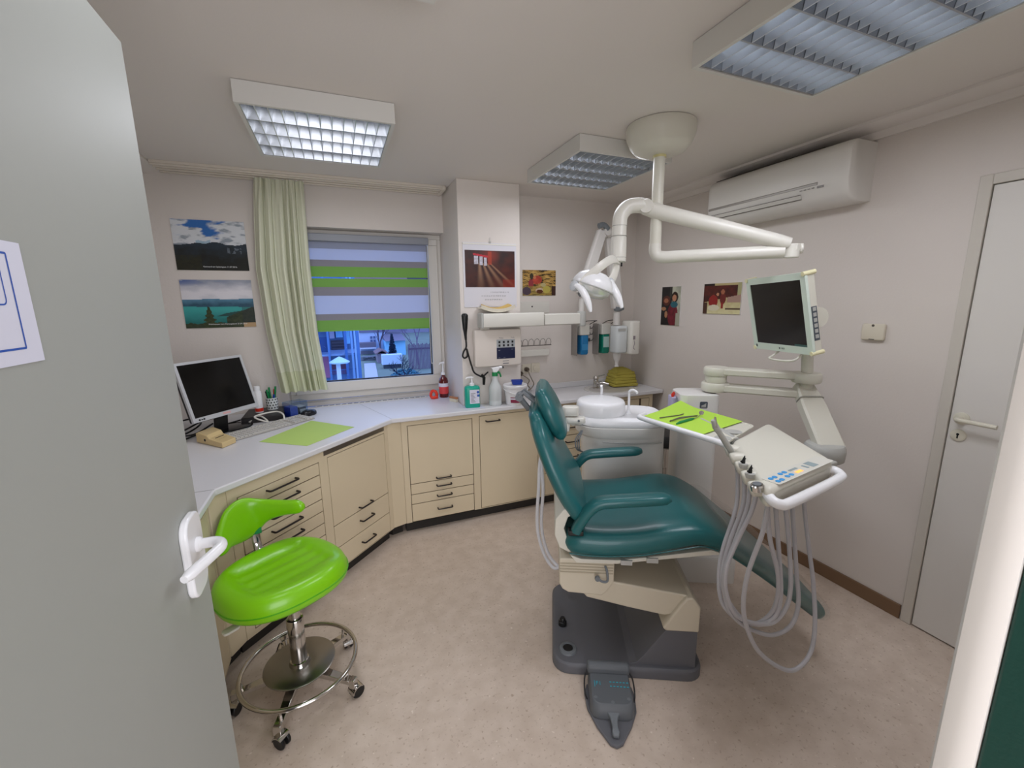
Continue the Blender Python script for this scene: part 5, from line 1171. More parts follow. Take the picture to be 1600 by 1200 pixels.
# wash basin, tap, cloths
t = thing('wash_basin', 'round basin with a steel rim let into the right end of the worktop', 'wash basin', (2.05, 2.93, ZT))
b = MB(); 
def el2(a, c, z, cx=2.06, cy=2.925, n=48): return [Vector((cx+a*math.cos(2*PI*i/n), cy+c*math.sin(2*PI*i/n), z)) for i in range(n)]
b.loft([el2(.225, .175, ZT+.0003), el2(.225, .175, ZT+.004), el2(.212, .163, ZT+.006), el2(.204, .155, ZT+.004), el2(.19, .145, ZT+.0015), el2(.02, .02, ZT+.0008)]); b.build('basin_rim', mat('basin_white', '#d3d0cc', .25), t, sharp=50)
b = MB(); b.loft([el2(.18, .137, ZT+.0020), el2(.12, .09, ZT+.0024), el2(.02, .015, ZT+.0026)]); b.build('basin_bowl', mat('basin_grey', '#bfbab6', .2), t)
t = thing('basin_tap', 'chrome mixer tap with a lever at the back of the wash basin', 'tap', (1.955, 3.03, ZT))
c = Vector((1.965, 2.985, ZT)); b = MB(); b.lathe([(0, .004), (.026, .004), (.026, .010), (.022, .014), (.021, .065), (.019, .075), (0, .078)], c, seg=24); b.tube(cr([c+Vector((0, -.01, .045)), c+Vector((.03, -.05, .055)), c+Vector((.07, -.09, .045))], 4), [.013]*5+[.011]*3+[.010], 12); b.build('tap_body', chrome_m, t)
b = MB(); b.lathe([(0, .078), (.021, .078), (.022, .095), (.016, .105), (0, .107)], c, seg=24); b.tube([c+Vector((.01, 0, .098)), c+Vector((.08, -.01, .112))], [.006, .004], 8); b.build('tap_lever', chrome_m, t)
random.seed(9)
cc_ = Vector((2.235, 3.00, 0))
for k in range(5):
    lb = ('lowest folded yellow cloth of the stack beside the basin', 'second folded yellow cloth from the bottom of the stack', 'middle folded yellow cloth of the stack beside the basin', 'fourth folded yellow cloth from the bottom, slightly turned', 'crumpled yellow cloth on top of the stack beside the basin')[k]
    z0 = ZT+.0075+k*.024; Mk = Matrix.Rotation(R(random.uniform(-9, 9)-8), 4, 'Z'); Mk.translation = cc_+Vector((random.uniform(-.006, .006), random.uniform(-.006, .006), z0))
    b = MB(Mk); w0, d0, h0 = .24-.012*k, .17-.006*k, .023; rg = []
    for (zz, kk) in ((0, .93), (.004, .99), (.010, 1.0), (.013, .975), (.016, 1.0), (.021, .985), (.0232, .93)):
        ring = []
        for i, p in enumerate(rrect(w0*kk, d0*kk, .02, 6)):
            f = 1+.03*nz(p[0]*14+k, p[1]*14, 1, 3, k+1.3)
            zq = zz + (max(0, nz(p[0]*9+k, p[1]*9, 1, 3, k)*.012) if zz > .015 else 0)
            ring.append(Vector((p[0]*f, p[1]*f, zq)))
        rg.append(ring)
    b.loft(rg)
    if k == 4:
        rg = []
        for kk, zz in ((.9, .015), (.75, .040), (.45, .056), (.15, .060)):
            rg.append([Vector((p[0]*kk-.03*(1-kk), p[1]*kk, zz+.010*nz(p[0]*12, p[1]*12+kk, 1, 3, 2))) for p in rrect(w0, d0, .03, 6)])
        b.loft(rg)
    o_ = b.build('folded_cloth', yellow_cloth, sharp=80); tag(o_, lb, 'cloth', 'stack of yellow cloths')

# ================================================================== ON THE WALLS
YP = 2.865
# calendar
def cal(u, v):
    # whole sheet .385 x .43 ; photo occupies u .04-.97, v .30-.885
    pu, pv = (u-.035)/.935, (v-.31)/.57
    if 0 <= pu <= 1 and 0 <= pv <= 1:
        c = mixc(L('#1c0a0c'), L('#4a1a0e'), .5+.6*nz(pu*3, pv*3, 1.5, 4, 3)); c = mixc(c, L('#6b1c10'), .5*sm(.45, 1, pu)*sm(.75, .1, pv))
        d = math.hypot((pu-.50)*1.2, pv-.86); c = mixc(c, L('#8d2413'), .7*sm(.28, .02, d))
        ox, oy = .27, .95                       # light shafts from the window
        if pv < .66:
            a = (pu-ox)/(oy-pv+.001); s = 0
            for a0, w_ in ((.02, .07), (.26, .05), (.50, .06), (.75, .04)): s = max(s, sm(w_+.05, 0, abs(a-a0-.02)))
            c = mixc(c, L('#9c7458'), .62*s*sm(-.1, .6, pv)+.15*s)
        if abs(pv-(.90-.22*(pu-.17))) < .025 and .16 < pu < .45: c = L('#b8182c')
        for x0, x1, y0 in ((.175, .255, .86), (.285, .345, .835), (.37, .43, .815)):
            if x0 < pu < x1 and y0-.225 < pv < y0: c = mixc(L('#c9c4d0'), L('#8b8890'), .25+.5*nz(pu*20, pv*20, 1, 2, 1))
        if .45 < pu < .52 and .62 < pv < .98: c = mixc(c, L('#b43a1c'), .6)
        if pu > .75 and pv < .22: c = mixc(c, L('#8b2410'), .5)
        return c
    return L('#d4d2d8')
cl_ = thing('wall_calendar', 'wall calendar with a dark red photo of light shafts hanging on the pillar', 'calendar', (1.005, YP, 1.95))
CM = frame_back(1.006, YP-.001, 1.735); picture('calendar_sheet', CM, .388, .43, 120, 128, cal, cl_, .003)
TX = CM @ Matrix.Translation((0, 0, .0033))
for row, s_, x in ((-.115, '1 2 3 4 5 6 7 8 9 10 11 12', .065), (-.140, '13 14 15 16 17 18 19 20 21 22 23', .02), (-.165, '24 25 26 27 28 29 30 31', .02)):
    text(s_, .0125, inkgrey_m, TX @ Matrix.Translation((x, row, 0)), cl_, 'calendar_dates', .0002, sx=1.05)
b = MB(); b.lathe([(0, 0), (.006, 0), (.008, .006), (0, .010)], (1.006, YP-.001, 1.955), (0, -1, 0), 14); b.tube([(1.006, YP-.004, 1.950), (1.006, YP-.006, 1.985)], .0015, 6); b.build('hanger', lgrey_m, cl_)
b = MB(); b.b2((.812, YP-.006, 1.936), (1.200, YP-.001, 1.945)); b.build('spiral_bar', white_m, cl_)
# curved dish with yellow lining below the calendar
t = thing('curved_tray', 'white curved tray with yellow lining under the calendar', 'tray', (1.03, 2.83, 1.50))
b = MB(); rg = []
for k in range(15):
    s_ = k/14; x = .905+.245*s_; sag = .028*math.sin(PI*s_); z = 1.515-sag
    rg.append([Vector((x, y, z+dz)) for y, dz in ((YP-.005, .006), (YP-.085, .006), (YP-.095, .020), (YP-.098, .020), (YP-.090, -.004), (YP-.005, -.004))])
b.loft(rg); b.build('tray_shell', mat('tray_cream', '#e9e2d0', .35), t, sharp=50)
b = MB(); rg = []
for k in range(15):
    s_ = k/14; x = .93+.20*s_; sag = .026*math.sin(PI*s_); z = 1.520-sag
    rg.append([Vector((x, y, z+dz)) for y, dz in ((YP-.012, .022), (YP-.082, .012), (YP-.082, .004), (YP-.012, .004))])
b.loft(rg); b.build('yellow_lining', mat('lining_yellow', '#d9b666', .7), t)
# x-ray unit: wall arm, scissor arm, head
xr = thing('xray_unit', 'white wall-mounted dental x-ray unit with a long horizontal arm and a folded scissor arm', 'x-ray unit', (.95, YP, 1.43))
YA = 2.79
b = MB(); b.rbox((1.135, YA, 1.430), (.47, .085, .095), .014, Matrix.Identity(3)); b.build('wall_arm', white_m, xr, sharp=50)
b = MB(); b.b2((.893, YA-.046, 1.378), (.912, YA+.046, 1.482)); b.build('arm_end_cap', lgrey_m, xr, bevel=.008)
b = MB(); b.b2((.95, YA+.03, 1.385), (1.20, YP, 1.475)); b.build('wall_bracket', white_m, xr, bevel=.004)
def orient(a, c, w, h, name, m_, taper=1.0):
    a, c = Vector(a), Vector(c); d_ = (c-a).normalized(); s_ = d_.cross(Vector((0, -1, 0))).normalized() if abs(d_.y) < .9 else Vector((1, 0, 0)); n_ = s_.cross(d_)
    m = MB(); m.loft([[p+s_*q*w*k*.5+n_*r_*h*.5 for q, r_ in ((-1, -.6), (-.8, -1), (.8, -1), (1, -.6), (1, .6), (.8, 1), (-.8, 1), (-1, .6))] for p, k in ((a, 1), (c, taper))]); return m.build(name, m_, xr)
orient((1.373, YA, 1.425), (1.665, YA, 1.425), .085, .07, 'extension_arm', white_m)
b = MB(); b.lathe([(0, -.055), (.030, -.055), (.034, -.05), (.034, .045), (.030, .055), (0, .058)], (1.695, YA, 1.425), seg=24); b.build('arm_joint', lgrey_m, xr)
b = MB(); b.cyl((1.695, YA, 1.48), (1.695, YA, 1.575), .022, seg=18); b.build('swivel_post', xray_m, xr)
b = MB(); b.tube(cr([(1.66, YA-.02, 1.60), (1.70, YA-.02, 1.615), (1.735, YA-.02, 1.59)], 4), .016, 10, flat=1.2); b.build('lower_joint_cover', grey_m, xr)
orient((1.70, YA+.01, 1.60), (1.885, YA+.05, 2.06), .085, .06, 'scissor_arm', xray_m, .85)
b = MB(); b.tube(cr([(1.84, YA+.02, 2.095), (1.885, YA+.02, 2.105), (1.925, YA+.02, 2.075)], 4), .017, 10, flat=1.2); b.build('upper_joint_cover', grey_m, xr)
b = MB(); b.lathe([(0, -.03), (.03, -.03), (.03, .03), (0, .03)], (1.92, YA+.04, 2.06), (0, 1, 0), 24); b.rbox((1.935, YA+.05, 2.045), (.09, .05, .05), .02); b.build('top_joint', xray_m, xr)
orient((1.975, YA+.07, 2.05), (2.085, YA+.10, 1.50), .10, .06, 'hanging_arm', xray_m, .9)
b = MB(); b.tube(cr([(2.05, YA+.08, 1.492), (2.085, YA+.075, 1.486), (2.125, YA+.08, 1.496)], 4), .016, 10, flat=1.2); b.build('arm_foot_cover', grey_m, xr)
b = MB(); b.cyl((2.085, YA+.10, 1.49), (2.085, YA+.10, 1.36), .028, seg=20); b.build('head_post', xray_m, xr)
b = MB(); b.rbox((2.110, YA+.10, 1.245), (.108, .12, .22), .03); b.build('tube_head', milky_m, xr, sharp=50)
b = MB(); b.rbox((2.212, YA+.08, 1.258), (.098, .14, .27), .025); b.build('head_yoke', white_m, xr, sharp=50)
b = MB(); b.b2((2.185, YA+.008, 1.245), (2.205, YA+.012, 1.275)); b.tube(cr([(2.195, YA+.011, 1.24), (2.20, YA+.010, 1.21), (2.19, YA+.010, 1.18), (2.205, YA+.010, 1.165)], 4), .003, 6); b.build('yoke_marks', mat('mark_grey', '#8d8388', .5), xr)
b = MB(); b.b2((2.06, YA+.037, 1.315), (2.13, YA+.041, 1.335)); b.build('head_label', lgrey_m, xr)
b = MB(); b.lathe([(0, 0), (.034, 0), (.030, -.05), (.016, -.075), (.014, -.105), (.020, -.115), (0, -.115)], (2.10, YA+.10, 1.137), seg=24); b.build('cone', xray_m, xr)
# control box with keypad
t = thing('xray_control_box', 'beige wall box with a dark blue display and eight keys on the pillar', 'control box', (1.04, YP, 1.23))
b = MB(frame_back(1.038, YP, 1.235)); b.rbox((0, 0, .028), (.350, .262, .056), .016); b.build('box_case', mat('box_beige', '#dcd3ca', .4), t, sharp=50)
b = MB(); b.rbox((.945, YP-.03, 1.372), (.07, .03, .012), .008); b.build('top_button', white_m, t)
KM = frame_back(1.092, YP-.0562, 1.232)
b = MB(KM); b.b2((-.070, .004, 0), (.070, .062, .001)); b.build('key_field', mat('field_silver', '#a9adb0', .4), t)
b = MB(KM)
for i in range(4):
    for j in range(2): b.b2((-.056+i*.033, .012+j*.024, .001), (-.042+i*.033, .027+j*.024, .002))
b.build('key', ink_m, t)
b = MB(KM); b.b2((-.070, -.075, 0), (.070, .004, .001)); b.build('display', mat('display_navy', '#161c40', .3), t)
b = MB(KM); b.b2((-.058, -.018, .001), (-.045, -.011, .0014)); b.b2((.040, -.012, .001), (.055, -.008, .0014)); b.b2((-.058, -.068, .001), (-.045, -.065, .0014)); b.b2((-.02, -.068, .001), (-.005, -.065, .0014)); b.build('display_marks', inkgrey_m, t)
text('Philips', .013, inkgrey_m, KM @ Matrix.Translation((-.035, .072, .0002)), t, 'brand_lettering', .0002)
text('Oralix', .011, inkgrey_m, KM @ Matrix.Translation((.052, .073, .0002)), t, 'model_lettering', .0002)
b = MB(KM); b.b2((-.025, -.094, 0), (.022, -.090, .0006)); b.b2((-.025, -.112, 0), (.020, -.106, .0006)); b.build('small_print', inkgrey_m, t)
# hand switch with coiled cord
t = thing('hand_switch', 'black hand switch with a coiled cord hooked on the pillar edge', 'hand switch', (.80, 2.85, 1.48))
HX = .803
b = MB(); b.tube(cr([(HX, 2.838, 1.475), (HX, 2.83, 1.455), (HX, 2.83, 1.40), (HX+.003, 2.838, 1.34), (HX+.006, 2.842, 1.30)], 5), [.016, .020, .022, .023, .023, .022, .022, .021, .020, .019, .018, .017, .016, .014, .012, .011, .010, .009, .009, .008, .008], 14, flat=.7); b.build('handset', black_m, t)
b = MB(); b.tube(cr([(HX+.006, 2.842, 1.31), (HX+.008, 2.845, 1.25), (HX-.012, 2.84, 1.22), (HX-.022, 2.835, 1.19), (HX-.010, 2.83, 1.175), (HX+.012, 2.835, 1.19), (HX+.010, 2.84, 1.235), (HX+.025, 2.845, 1.18), (HX+.04, 2.84, 1.12), (HX+.055, 2.83, 1.07), (HX+.09, 2.82, 1.045), (HX+.115, 2.81, 1.035)], 8), .0062, 8); b.build('coiled_cord', mat('cord_black', '#1d1a1b', .6, bump=1., bscale=400), t)
b = MB(); b.tube([(HX+.105, 2.81, 1.055), (HX+.120, 2.81, 1.03), (HX+.118, 2.81, .98)], [.008, .012, .009], 10); b.tube([(HX+.115, 2.81, 1.04), (HX+.155, 2.82, 1.068)], [.006, .005], 8); b.build('cord_plug', black_m, t)
tag(MB().tube(cr([(HX+.155, 2.83, 1.065), (.98, 2.84, 1.02), (1.0, 2.845, .93), (1.02, 2.85, .86), (1.03, 2.85, ZT+.004)], 7), .003, 6).build('thin_cable', mat('cable_white', '#cfcac4', .5), None), 'thin white cable hanging down the pillar behind the spray bottle', 'cable')

# pictures
def mountain(u, v):
    vv = 1-v
    ridge = .47+.03*math.sin(9*u+1)+.025*nz(u*4, 0, 1, 4, 5)-.035*math.exp(-((u-.62)/.2)**2)+.04*math.exp(-((u-.42)/.07)**2)
    if vv < ridge:
        d = nz(u*2.2+vv*1.2, vv*4.2, 1.4, 5, 2)
        blue = sm(.06, -.04, vv-.02-.52*u+.30*d)*sm(.66, .50, u+.25*d); c = mixc(L('#d9dce0'), L('#2f6bb4'), blue)
        c = mixc(c, L('#8b95a0'), sm(.05, .5, nz(u*4, vv*9, 1.2, 4, 9))*(1-blue)*.9)
        if ridge-vv < .05 and .3 < u < .5: c = mixc(c, L('#6fa5c0'), .6)
        return c
    c = mixc(L('#23303c'), L('#12140d'), sm(ridge, .85, vv)+.5*nz(u*6, vv*6, 1, 4, 7))
    if .72 < u < .92 and .53 < vv < .66 and nz(u*12, vv*14, 1, 4, 1) > -.02: c = mixc(c, L('#7a8490'), .55)
    if vv > .7 and u < .35: c = mixc(c, L('#2c2c16'), .5+.5*nz(u*20, vv*20, 1, 3, 4))
    return c
def lake(u, v):
    vv = 1-v
    if vv < .40+.01*math.sin(12*u):
        c = mixc(L('#9a9fae'), L('#e3e0e6'), sm(.0, .28, vv)+.3*nz(u*4, vv*9, 1, 4, 2)); return mixc(c, L('#3f5fa0'), .85*sm(.5, .0, u)*sm(.17, .02, vv)*(1 if nz(u*5, vv*12, 1, 3, 1) < .15 else .2)+.3*sm(.3, .05, abs(u-.58)/.6)*sm(.12, 0, vv)*.6)
    hill = .36+.03*math.sin(6*u+2)+.02*nz(u*5, 0, 1, 4, 8)
    if vv < .55+.02*u: c = mixc(L('#5a8ba6'), L('#2a5066'), sm(.38, .54, vv)+.3*nz(u*8, vv*8, 1, 3, 3))
    else:
        c = mixc(L('#3aa3a0'), L('#176e6c'), sm(.55, .95, vv)+.2*nz(u*3, vv*6, 1, 3, 2))
        if abs(vv-(.76-.22*(u-.45))) < .035*sm(.42, .6, u)+.0 and .45 < u < .85: c = L('#1f4a48')
        if vv > .80-.55*(u-.55) and u > .58 or vv > .90+.03*nz(u*9, 0, 1, 3, 1): c = mixc(L('#22301d'), L('#3a4328'), .5+nz(u*15, vv*15, 1, 3, 5))
        if u > .82 and vv > .55: c = mixc(c, L('#232a30'), .5)
        if u > .82 and vv > .9: c = L('#b99a72')
    tx = abs(u-.345); 
    if vv > .56 and tx < .012+.115*(vv-.56)/.4*(.75+.25*math.sin(vv*70)): c = mixc(L('#1b2a15'), L('#3f4a22'), .5+.6*nz(u*25, vv*25, 1, 3, 4))
    return c
for nm, fn, z, lb, cap in (('landscape_photo', mountain, 1.920, 'photo print of clouds over dark mountains, upper of two left of the curtain', 'Rotwand am Spitzingsee 11.07.2016'),
                     ('landscape_photo', lake, 1.562, 'photo print of a turquoise lake and fir tree, lower of two beside the curtain', 'Walchensee vom Herzogstand 27.09.2016')):
    w_, h_ = .385, .30
    t = thing(nm, lb, 'picture', (-.69, YW, z), 'landscape photos on the left')
    M = frame_back(-.695, YW-.001, z); picture('print', M, w_, h_, 110, 84, fn, t, .006)
    text(cap, .0125, inkwhite_m, M @ Matrix.Translation((.035, -h_/2+.022, .0064)), t, 'caption', .0002)
def stone_scene(u, v):
    vv = 1-v; a = nz(u*3.5, vv*11, 1.3, 3, 3); c = mixc(L('#c9a45c'), L('#8a6526'), .5+a); 
    if a > .30 or abs(math.sin(vv*19+nz(u*5, 0, 1, 2, 2)*3)) < .16: c = L('#3a2a12')
    if math.hypot((u-.42)/.16, (vv-.38)/.17) < 1: c = mixc(L('#c0493a'), L('#9c3a28'), .5+nz(u*9, vv*9, 1, 2, 2))
    if math.hypot((u-.25)/.08, (vv-.53)/.17) < 1: c = L('#8e3038')
    if math.hypot((u-.27)/.055, (vv-.25)/.13) < 1: c = L('#39301f')
    if math.hypot((u-.36)/.045, (vv-.29)/.06) < 1: c = L('#c47a52')
    if vv > .62:
        c = mixc(c, L('#8b7a3a'), .5)
        if math.hypot((u-.52)/.13, (vv-.80)/.10) < 1: c = L('#cbb09a')
        if math.hypot((u-.51)/.10, (vv-.84)/.08) < 1: c = L('#5a2d12')
        if math.hypot((u-.12)/.13, (vv-.82)/.16) < 1: c = L('#4a3a48')
        if math.hypot((u-.72)/.12, (vv-.76)/.15) < 1: c = L('#b8a850')
        if u > .88: c = L('#3b2018')
    if math.hypot((u-.62)/.08, (vv-.58)/.08) < 1: c = L('#b5a878')
    return c
def people_tall(u, v):
    vv = 1-v; c = L('#1c1a1c')
    if u > .55 and vv < .75: c = mixc(L('#c7c8b4'), L('#9fa090'), .5+nz(u*4, vv*4, 1, 3, 1))
    if .42 < u < .56 and vv < .3: c = L('#3a3a34')
    if math.hypot((u-.70)/.17, (vv-.27)/.14) < 1: c = L('#2a1810')
    if math.hypot((u-.68)/.11, (vv-.29)/.085) < 1: c = L('#c08868')
    if math.hypot((u-.27)/.20, (vv-.36)/.13) < 1: c = L('#5a2a20')
    if math.hypot((u-.25)/.12, (vv-.36)/.06) < 1: c = L('#a5684c')
    if math.hypot((u-.62)/.27, (vv-.72)/.30) < 1: c = mixc(L('#7c2030'), L('#5a1822'), .5+nz(u*8, vv*8, 1, 2, 2))
    if math.hypot((u-.68)/.19, (vv-.46)/.08) < 1: c = L('#2a6470')
    if math.hypot((u-.13)/.13, (vv-.57)/.05) < 1 or math.hypot((u-.27)/.08, (vv-.72)/.09) < 1: c = L('#b07f5c')
    if u > .78 and vv > .68: c = L('#a9a896')
    return c
def people_wide(u, v):
    vv = 1-v; c = mixc(L('#5c2018'), L('#3c1410'), .5+nz(u*5, vv*5, 1, 3, 1))
    if vv < .08: c = L('#b9a878') if u > .3 else L('#201410')
    if u > .9 and vv < .4: c = L('#a9a478')
    fl = .55-.25*(u-.3)
    if vv > fl: c = mixc(L('#b8a878'), L('#d8d0a0'), sm(fl, 1, vv)+.3*nz(u*8, vv*8, 1, 3, 3))
    if vv > .62 and u < .12: c = L('#4a2b20')
    if u > .65 and .38 < vv < .62 and vv > fl: c = L('#a8887a')
    if vv > .80-.0*u and .62 < u and vv < .86: c = L('#5a4634')
    if math.hypot((u-.28)/.13, (vv-.58)/.20) < 1: c = L('#8e2420')
    if math.hypot((u-.37)/.07, (vv-.33)/.09) < 1: c = L('#4a2018')
    if math.hypot((u-.395)/.035, (vv-.36)/.05) < 1: c = L('#c48a68')
    if math.hypot((u-.54)/.08, (vv-.50)/.19) < 1: c = L('#6b2420')
    if math.hypot((u-.53)/.05, (vv-.28)/.08) < 1: c = L('#a5664a')
    if abs(u-.53) < .035 and .62 < vv < .82: c = L('#8e2420')
    if math.hypot((u-.30)/.16, (vv-.80)/.10) < 1: c = L('#d8d0b4')
    return c
t = thing('small_photo', 'small photo print of a red figure at a stone wall, right of the calendar', 'picture', (1.517, YB, 1.70)); picture('print', frame_back(1.5165, YB-.001, 1.700), .293, .198, 80, 56, stone_scene, t, .005)
t = thing('small_photo', 'narrow upright photo print of two people on the right wall', 'picture', (XR, 2.68, 1.506)); picture('print', frame_right(XR-.001, 2.680, 1.506), .205, .298, 56, 80, people_tall, t, .006)
t = thing('small_photo', 'wide photo print with figures in red on the right wall, left of the patient monitor', 'picture', (XR, 2.20, 1.558)); picture('print', frame_right(XR-.001, 2.201, 1.558), .308, .206, 84, 56, people_wide, t, .006)
# back wall fittings
t = thing('wall_plate', 'white wall plate with two screw holes above the long x-ray arm', 'cover plate', (1.47, YB, 1.51))
b = MB(); b.b2((1.235, YB-.022, 1.462), (1.60, YB, 1.556)); b.build('plate', white_m, t, bevel=.004)
b = MB(); b.lathe([(0, 0), (.006, 0), (.006, .002), (0, .002)], (1.445, YB-.022, 1.515), (0, -1, 0), 12); b.build('screw', black_m, t)
t = thing('spring_rack', 'wire rack of arched loops on the back wall right of the control box', 'wire rack', (1.49, YB, 1.22))
b = MB(); b.tube([(1.24, YB-.02, 1.205), (1.605, YB-.02, 1.205)], .002, 6); b.tube([(1.24, YB-.05, 1.205), (1.605, YB-.05, 1.205), (1.605, YB-.02, 1.205)], .002, 6)
for k in range(7):
    x = 1.27+k*.052; b.tube(cr([(x-.02, YB-.035, 1.205), (x-.015, YB-.035, 1.245), (x+.01, YB-.035, 1.258), (x+.026, YB-.035, 1.235), (x+.022, YB-.035, 1.205)], 5), .0017, 6)
b.build('wire', mat('wire_grey', '#6f6a66', .4, metal=.6), t)
t = thing('wall_tray', 'shallow white tray on the back wall below the wire rack', 'tray', (1.42, YB, 1.14))
b = MB(); b.b2((1.235, YB-.045, 1.118), (1.59, YB, 1.170)); b.build('tray_body', white_m, t, bevel=.005)
def socket(x, z, lb):
    t = thing('wall_socket', lb, 'socket', (x, YB, z), 'double wall socket on the back wall'); b = MB(frame_back(x, YB, z)); b.prism(rrect(.078, .078, .008, 4), 0, .009); b.build('cover', mat('socket_ivory', '#d8d0be', .4), t, bevel=.002)
    b = MB(); b.lathe([(.018, 0), (.025, 0), (.024, .004), (.019, .004)], (x, YB-.009, z), (0, -1, 0), 28); b.build('ring', MATS['socket_ivory'], t)
    b = MB(); b.lathe([(0, 0), (.0185, 0), (.0185, .001), (0, .001)], (x, YB-.009, z), (0, -1, 0), 28); b.build('well', mat('socket_shadow', '#8f8676', .6), t)
    b = MB(); b.lathe([(0, 0), (.003, 0), (.003, .001), (0, .001)], (x-.008, YB-.0102, z), (0, -1, 0), 10); b.lathe([(0, 0), (.003, 0), (.003, .001), (0, .001)], (x+.008, YB-.0102, z), (0, -1, 0), 10); b.build('pin_hole', ink_m, t)
socket(1.400, 1.015, 'left ivory wall socket with plugs in it, right of the pillar'); socket(1.482, 1.018, 'right ivory wall socket, empty, right of the pillar')
for k, (dx, lb) in enumerate(((0, 'brown grey plug in the left wall socket'), (-.055, 'dark plug pushed in beside the pillar'))):
    x = 1.395+dx; t = thing('power_plug', lb+' with its hanging cable', 'plug', (x, YB-.03, 1.0), 'plugs beside the pillar')
    b = MB(); b.lathe([(0, .0), (.018, 0), (.018, .028), (.010, .040), (0, .040)], (x, YB-.012, 1.012-.03*k), (0, -1, 0), 18); b.build('plug_body', mat('plug_brown', '#5d5145', .5), t)
    b = MB(); b.tube(cr([(x, YB-.048, 1.01-.03*k), (x+.01, YB-.06, .97), (x+.03+.03*k, YB-.06, .93), (x+.05, YB-.05, .89), (x+.02+.05*k, YB-.05, .85), (x-.02, YB-.05, .84)], 6), .0042, 8); b.build('plug_cable', mat('cable_beige', '#8b8172', .5), t)
def dispenser(x, m_, lb, labelled):
    t = thing('soap_dispenser', lb, 'dispenser', (x, YB, 1.22), 'wall dispensers')
    b = MB(); b.b2((x-.075, YB-.012, 1.105), (x+.055, YB, 1.365)); b.b2((x-.075, YB-.09, 1.105), (x-.068, YB, 1.365)); b.build('steel_bracket', mat('bracket_steel', '#a19c97', .35, metal=.5), t, bevel=.002)
    b = MB(); b.b2((x-.045, YB-.10, 1.275), (x+.045, YB-.012, 1.365)); b.build('pump_head', white_m, t, bevel=.006)
    b = MB(); b.loft([[Vector((x+.004+p[0], YB-.056+p[1], z)) for p in rrect(.072*k, .078*k, .014, 4)] for z, k in ((1.112, .86), (1.125, 1), (1.262, 1), (1.275, .9))]); bo = b.build('bottle', m_, t, sharp=50)
    b = MB(); b.b2((x-.026, YB-.0965, 1.165 if labelled else 1.15), (x+.032, YB-.0958, 1.255 if labelled else 1.20)); lb2 = b.build('bottle_label', mat('label_pale', '#b9d6cf', .5) if labelled else mat('label_blue', '#3a8ec4', .5), bo)
    b = MB(); b.tube(cr([(x-.035, YB-.06, 1.355), (x-.025, YB-.13, 1.385), (x-.01, YB-.16, 1.395), (x+.06, YB-.165, 1.395), (x+.075, YB-.15, 1.395)], 4), .0035, 8); b.tube(cr([(x+.06, YB-.165, 1.395), (x+.045, YB-.10, 1.365), (x+.035, YB-.06, 1.345)], 4), .0035, 8); b.build('arm_lever', mat('lever_dark', '#4b4642', .35, metal=.6), t)
dispenser(1.893, mat('bottle_blue', '#1f78b0', .25), 'wall dispenser with a blue bottle', False)
dispenser(2.103, mat('bottle_green', '#12806a', .25), 'wall dispenser with a green labelled bottle, nearer the corner', True)
for k in range(3):
    t = thing('wall_hook', ('top', 'middle', 'bottom')[k]+' small grey metal hook of three between the two dispensers', 'hook', (1.985, YB, 1.33-.05*k), 'hooks between the dispensers')
    b = MB(); b.tube(cr([(1.985, YB-.006, 1.335-.052*k), (2.0, YB-.025, 1.325-.052*k), (2.012, YB-.03, 1.335-.052*k), (2.022, YB-.02, 1.345-.052*k)], 4), .0045, 8); b.box((1.990, YB-.004, 1.33-.052*k), (.022, .008, .028)); b.build('hook', mat('hook_grey', '#6f6966', .4, metal=.5), t)
# switch plate on the right wall
t = thing('wall_outlet', 'square ivory outlet plate on the right wall beside the door', 'outlet', (XR, 1.275, 1.385))
b = MB(frame_right(XR, 1.275, 1.386)); b.rbox((0, 0, .010), (.098, .080, .020), .010); b.build('plate', MATS['socket_ivory'], t, sharp=50)
b = MB(frame_right(XR, 1.275, 1.386)); b.lathe([(0, .020), (.006, .020), (.006, .022), (0, .022)], (0, .032, 0), seg=12); b.b2((-.012, -.037, .0195), (.012, -.033, .021)); b.build('screw', mat('screw_dark', '#5a554c', .5), t)
# air conditioner
ac = thing('air_conditioner', 'long white split air conditioner high on the right wall', 'air conditioner', (XR, 1.87, 2.15))
Y0, Y1 = 1.376, 2.21
prof = [(0, 2.045), (-.06, 2.012), (-.150, 2.020), (-.205, 2.075), (-.222, 2.120), (-.222, 2.250), (-.205, 2.278), (-.16, 2.290), (0, 2.290)]
prof = [(0, 2.010), (-.10, 2.006), (-.150, 2.022), (-.176, 2.060), (-.186, 2.105), (-.186, 2.235), (-.178, 2.262), (-.155, 2.278), (0, 2.280)]
def acp(k): return [(x*k+(0 if k == 1 else -.0), z) for x, z in prof]
b = MB(); rg = []
for y, k in ((Y0, .90), (Y0+.004, .955), (Y0+.016, .985), (Y0+.035, 1), (Y1-.035, 1), (Y1-.016, .985), (Y1-.004, .955), (Y1, .90)):
    rg.append([Vector((XR+x*k, y, 2.145+(z-2.145)*(k*.3+.7))) for x, z in prof])
b.loft(rg); b.build('housing', mat('aircon_white', '#dedbd5', .35), ac, sharp=40)
b = MB(); b.loft([[Vector((XR+x, y, z)) for x, z in ((-.186, 2.118), (-.190, 2.114), (-.189, 2.105), (-.184, 2.104))] for y in (Y0+.14, Y1-.02)]); b.build('silver_strip', mat('strip_silver', '#a09c96', .35, metal=.4), ac)
b = MB(); b.loft([[Vector((XR+x, y, z)) for x, z in ((-.1862, 2.073), (-.1785, 2.055), (-.176, 2.055), (-.183, 2.074))] for y in (Y0+.22, Y1-.02)]); b.build('flap', mat('flap_white', '#d5d2cb', .4), ac)
b = MB(); 
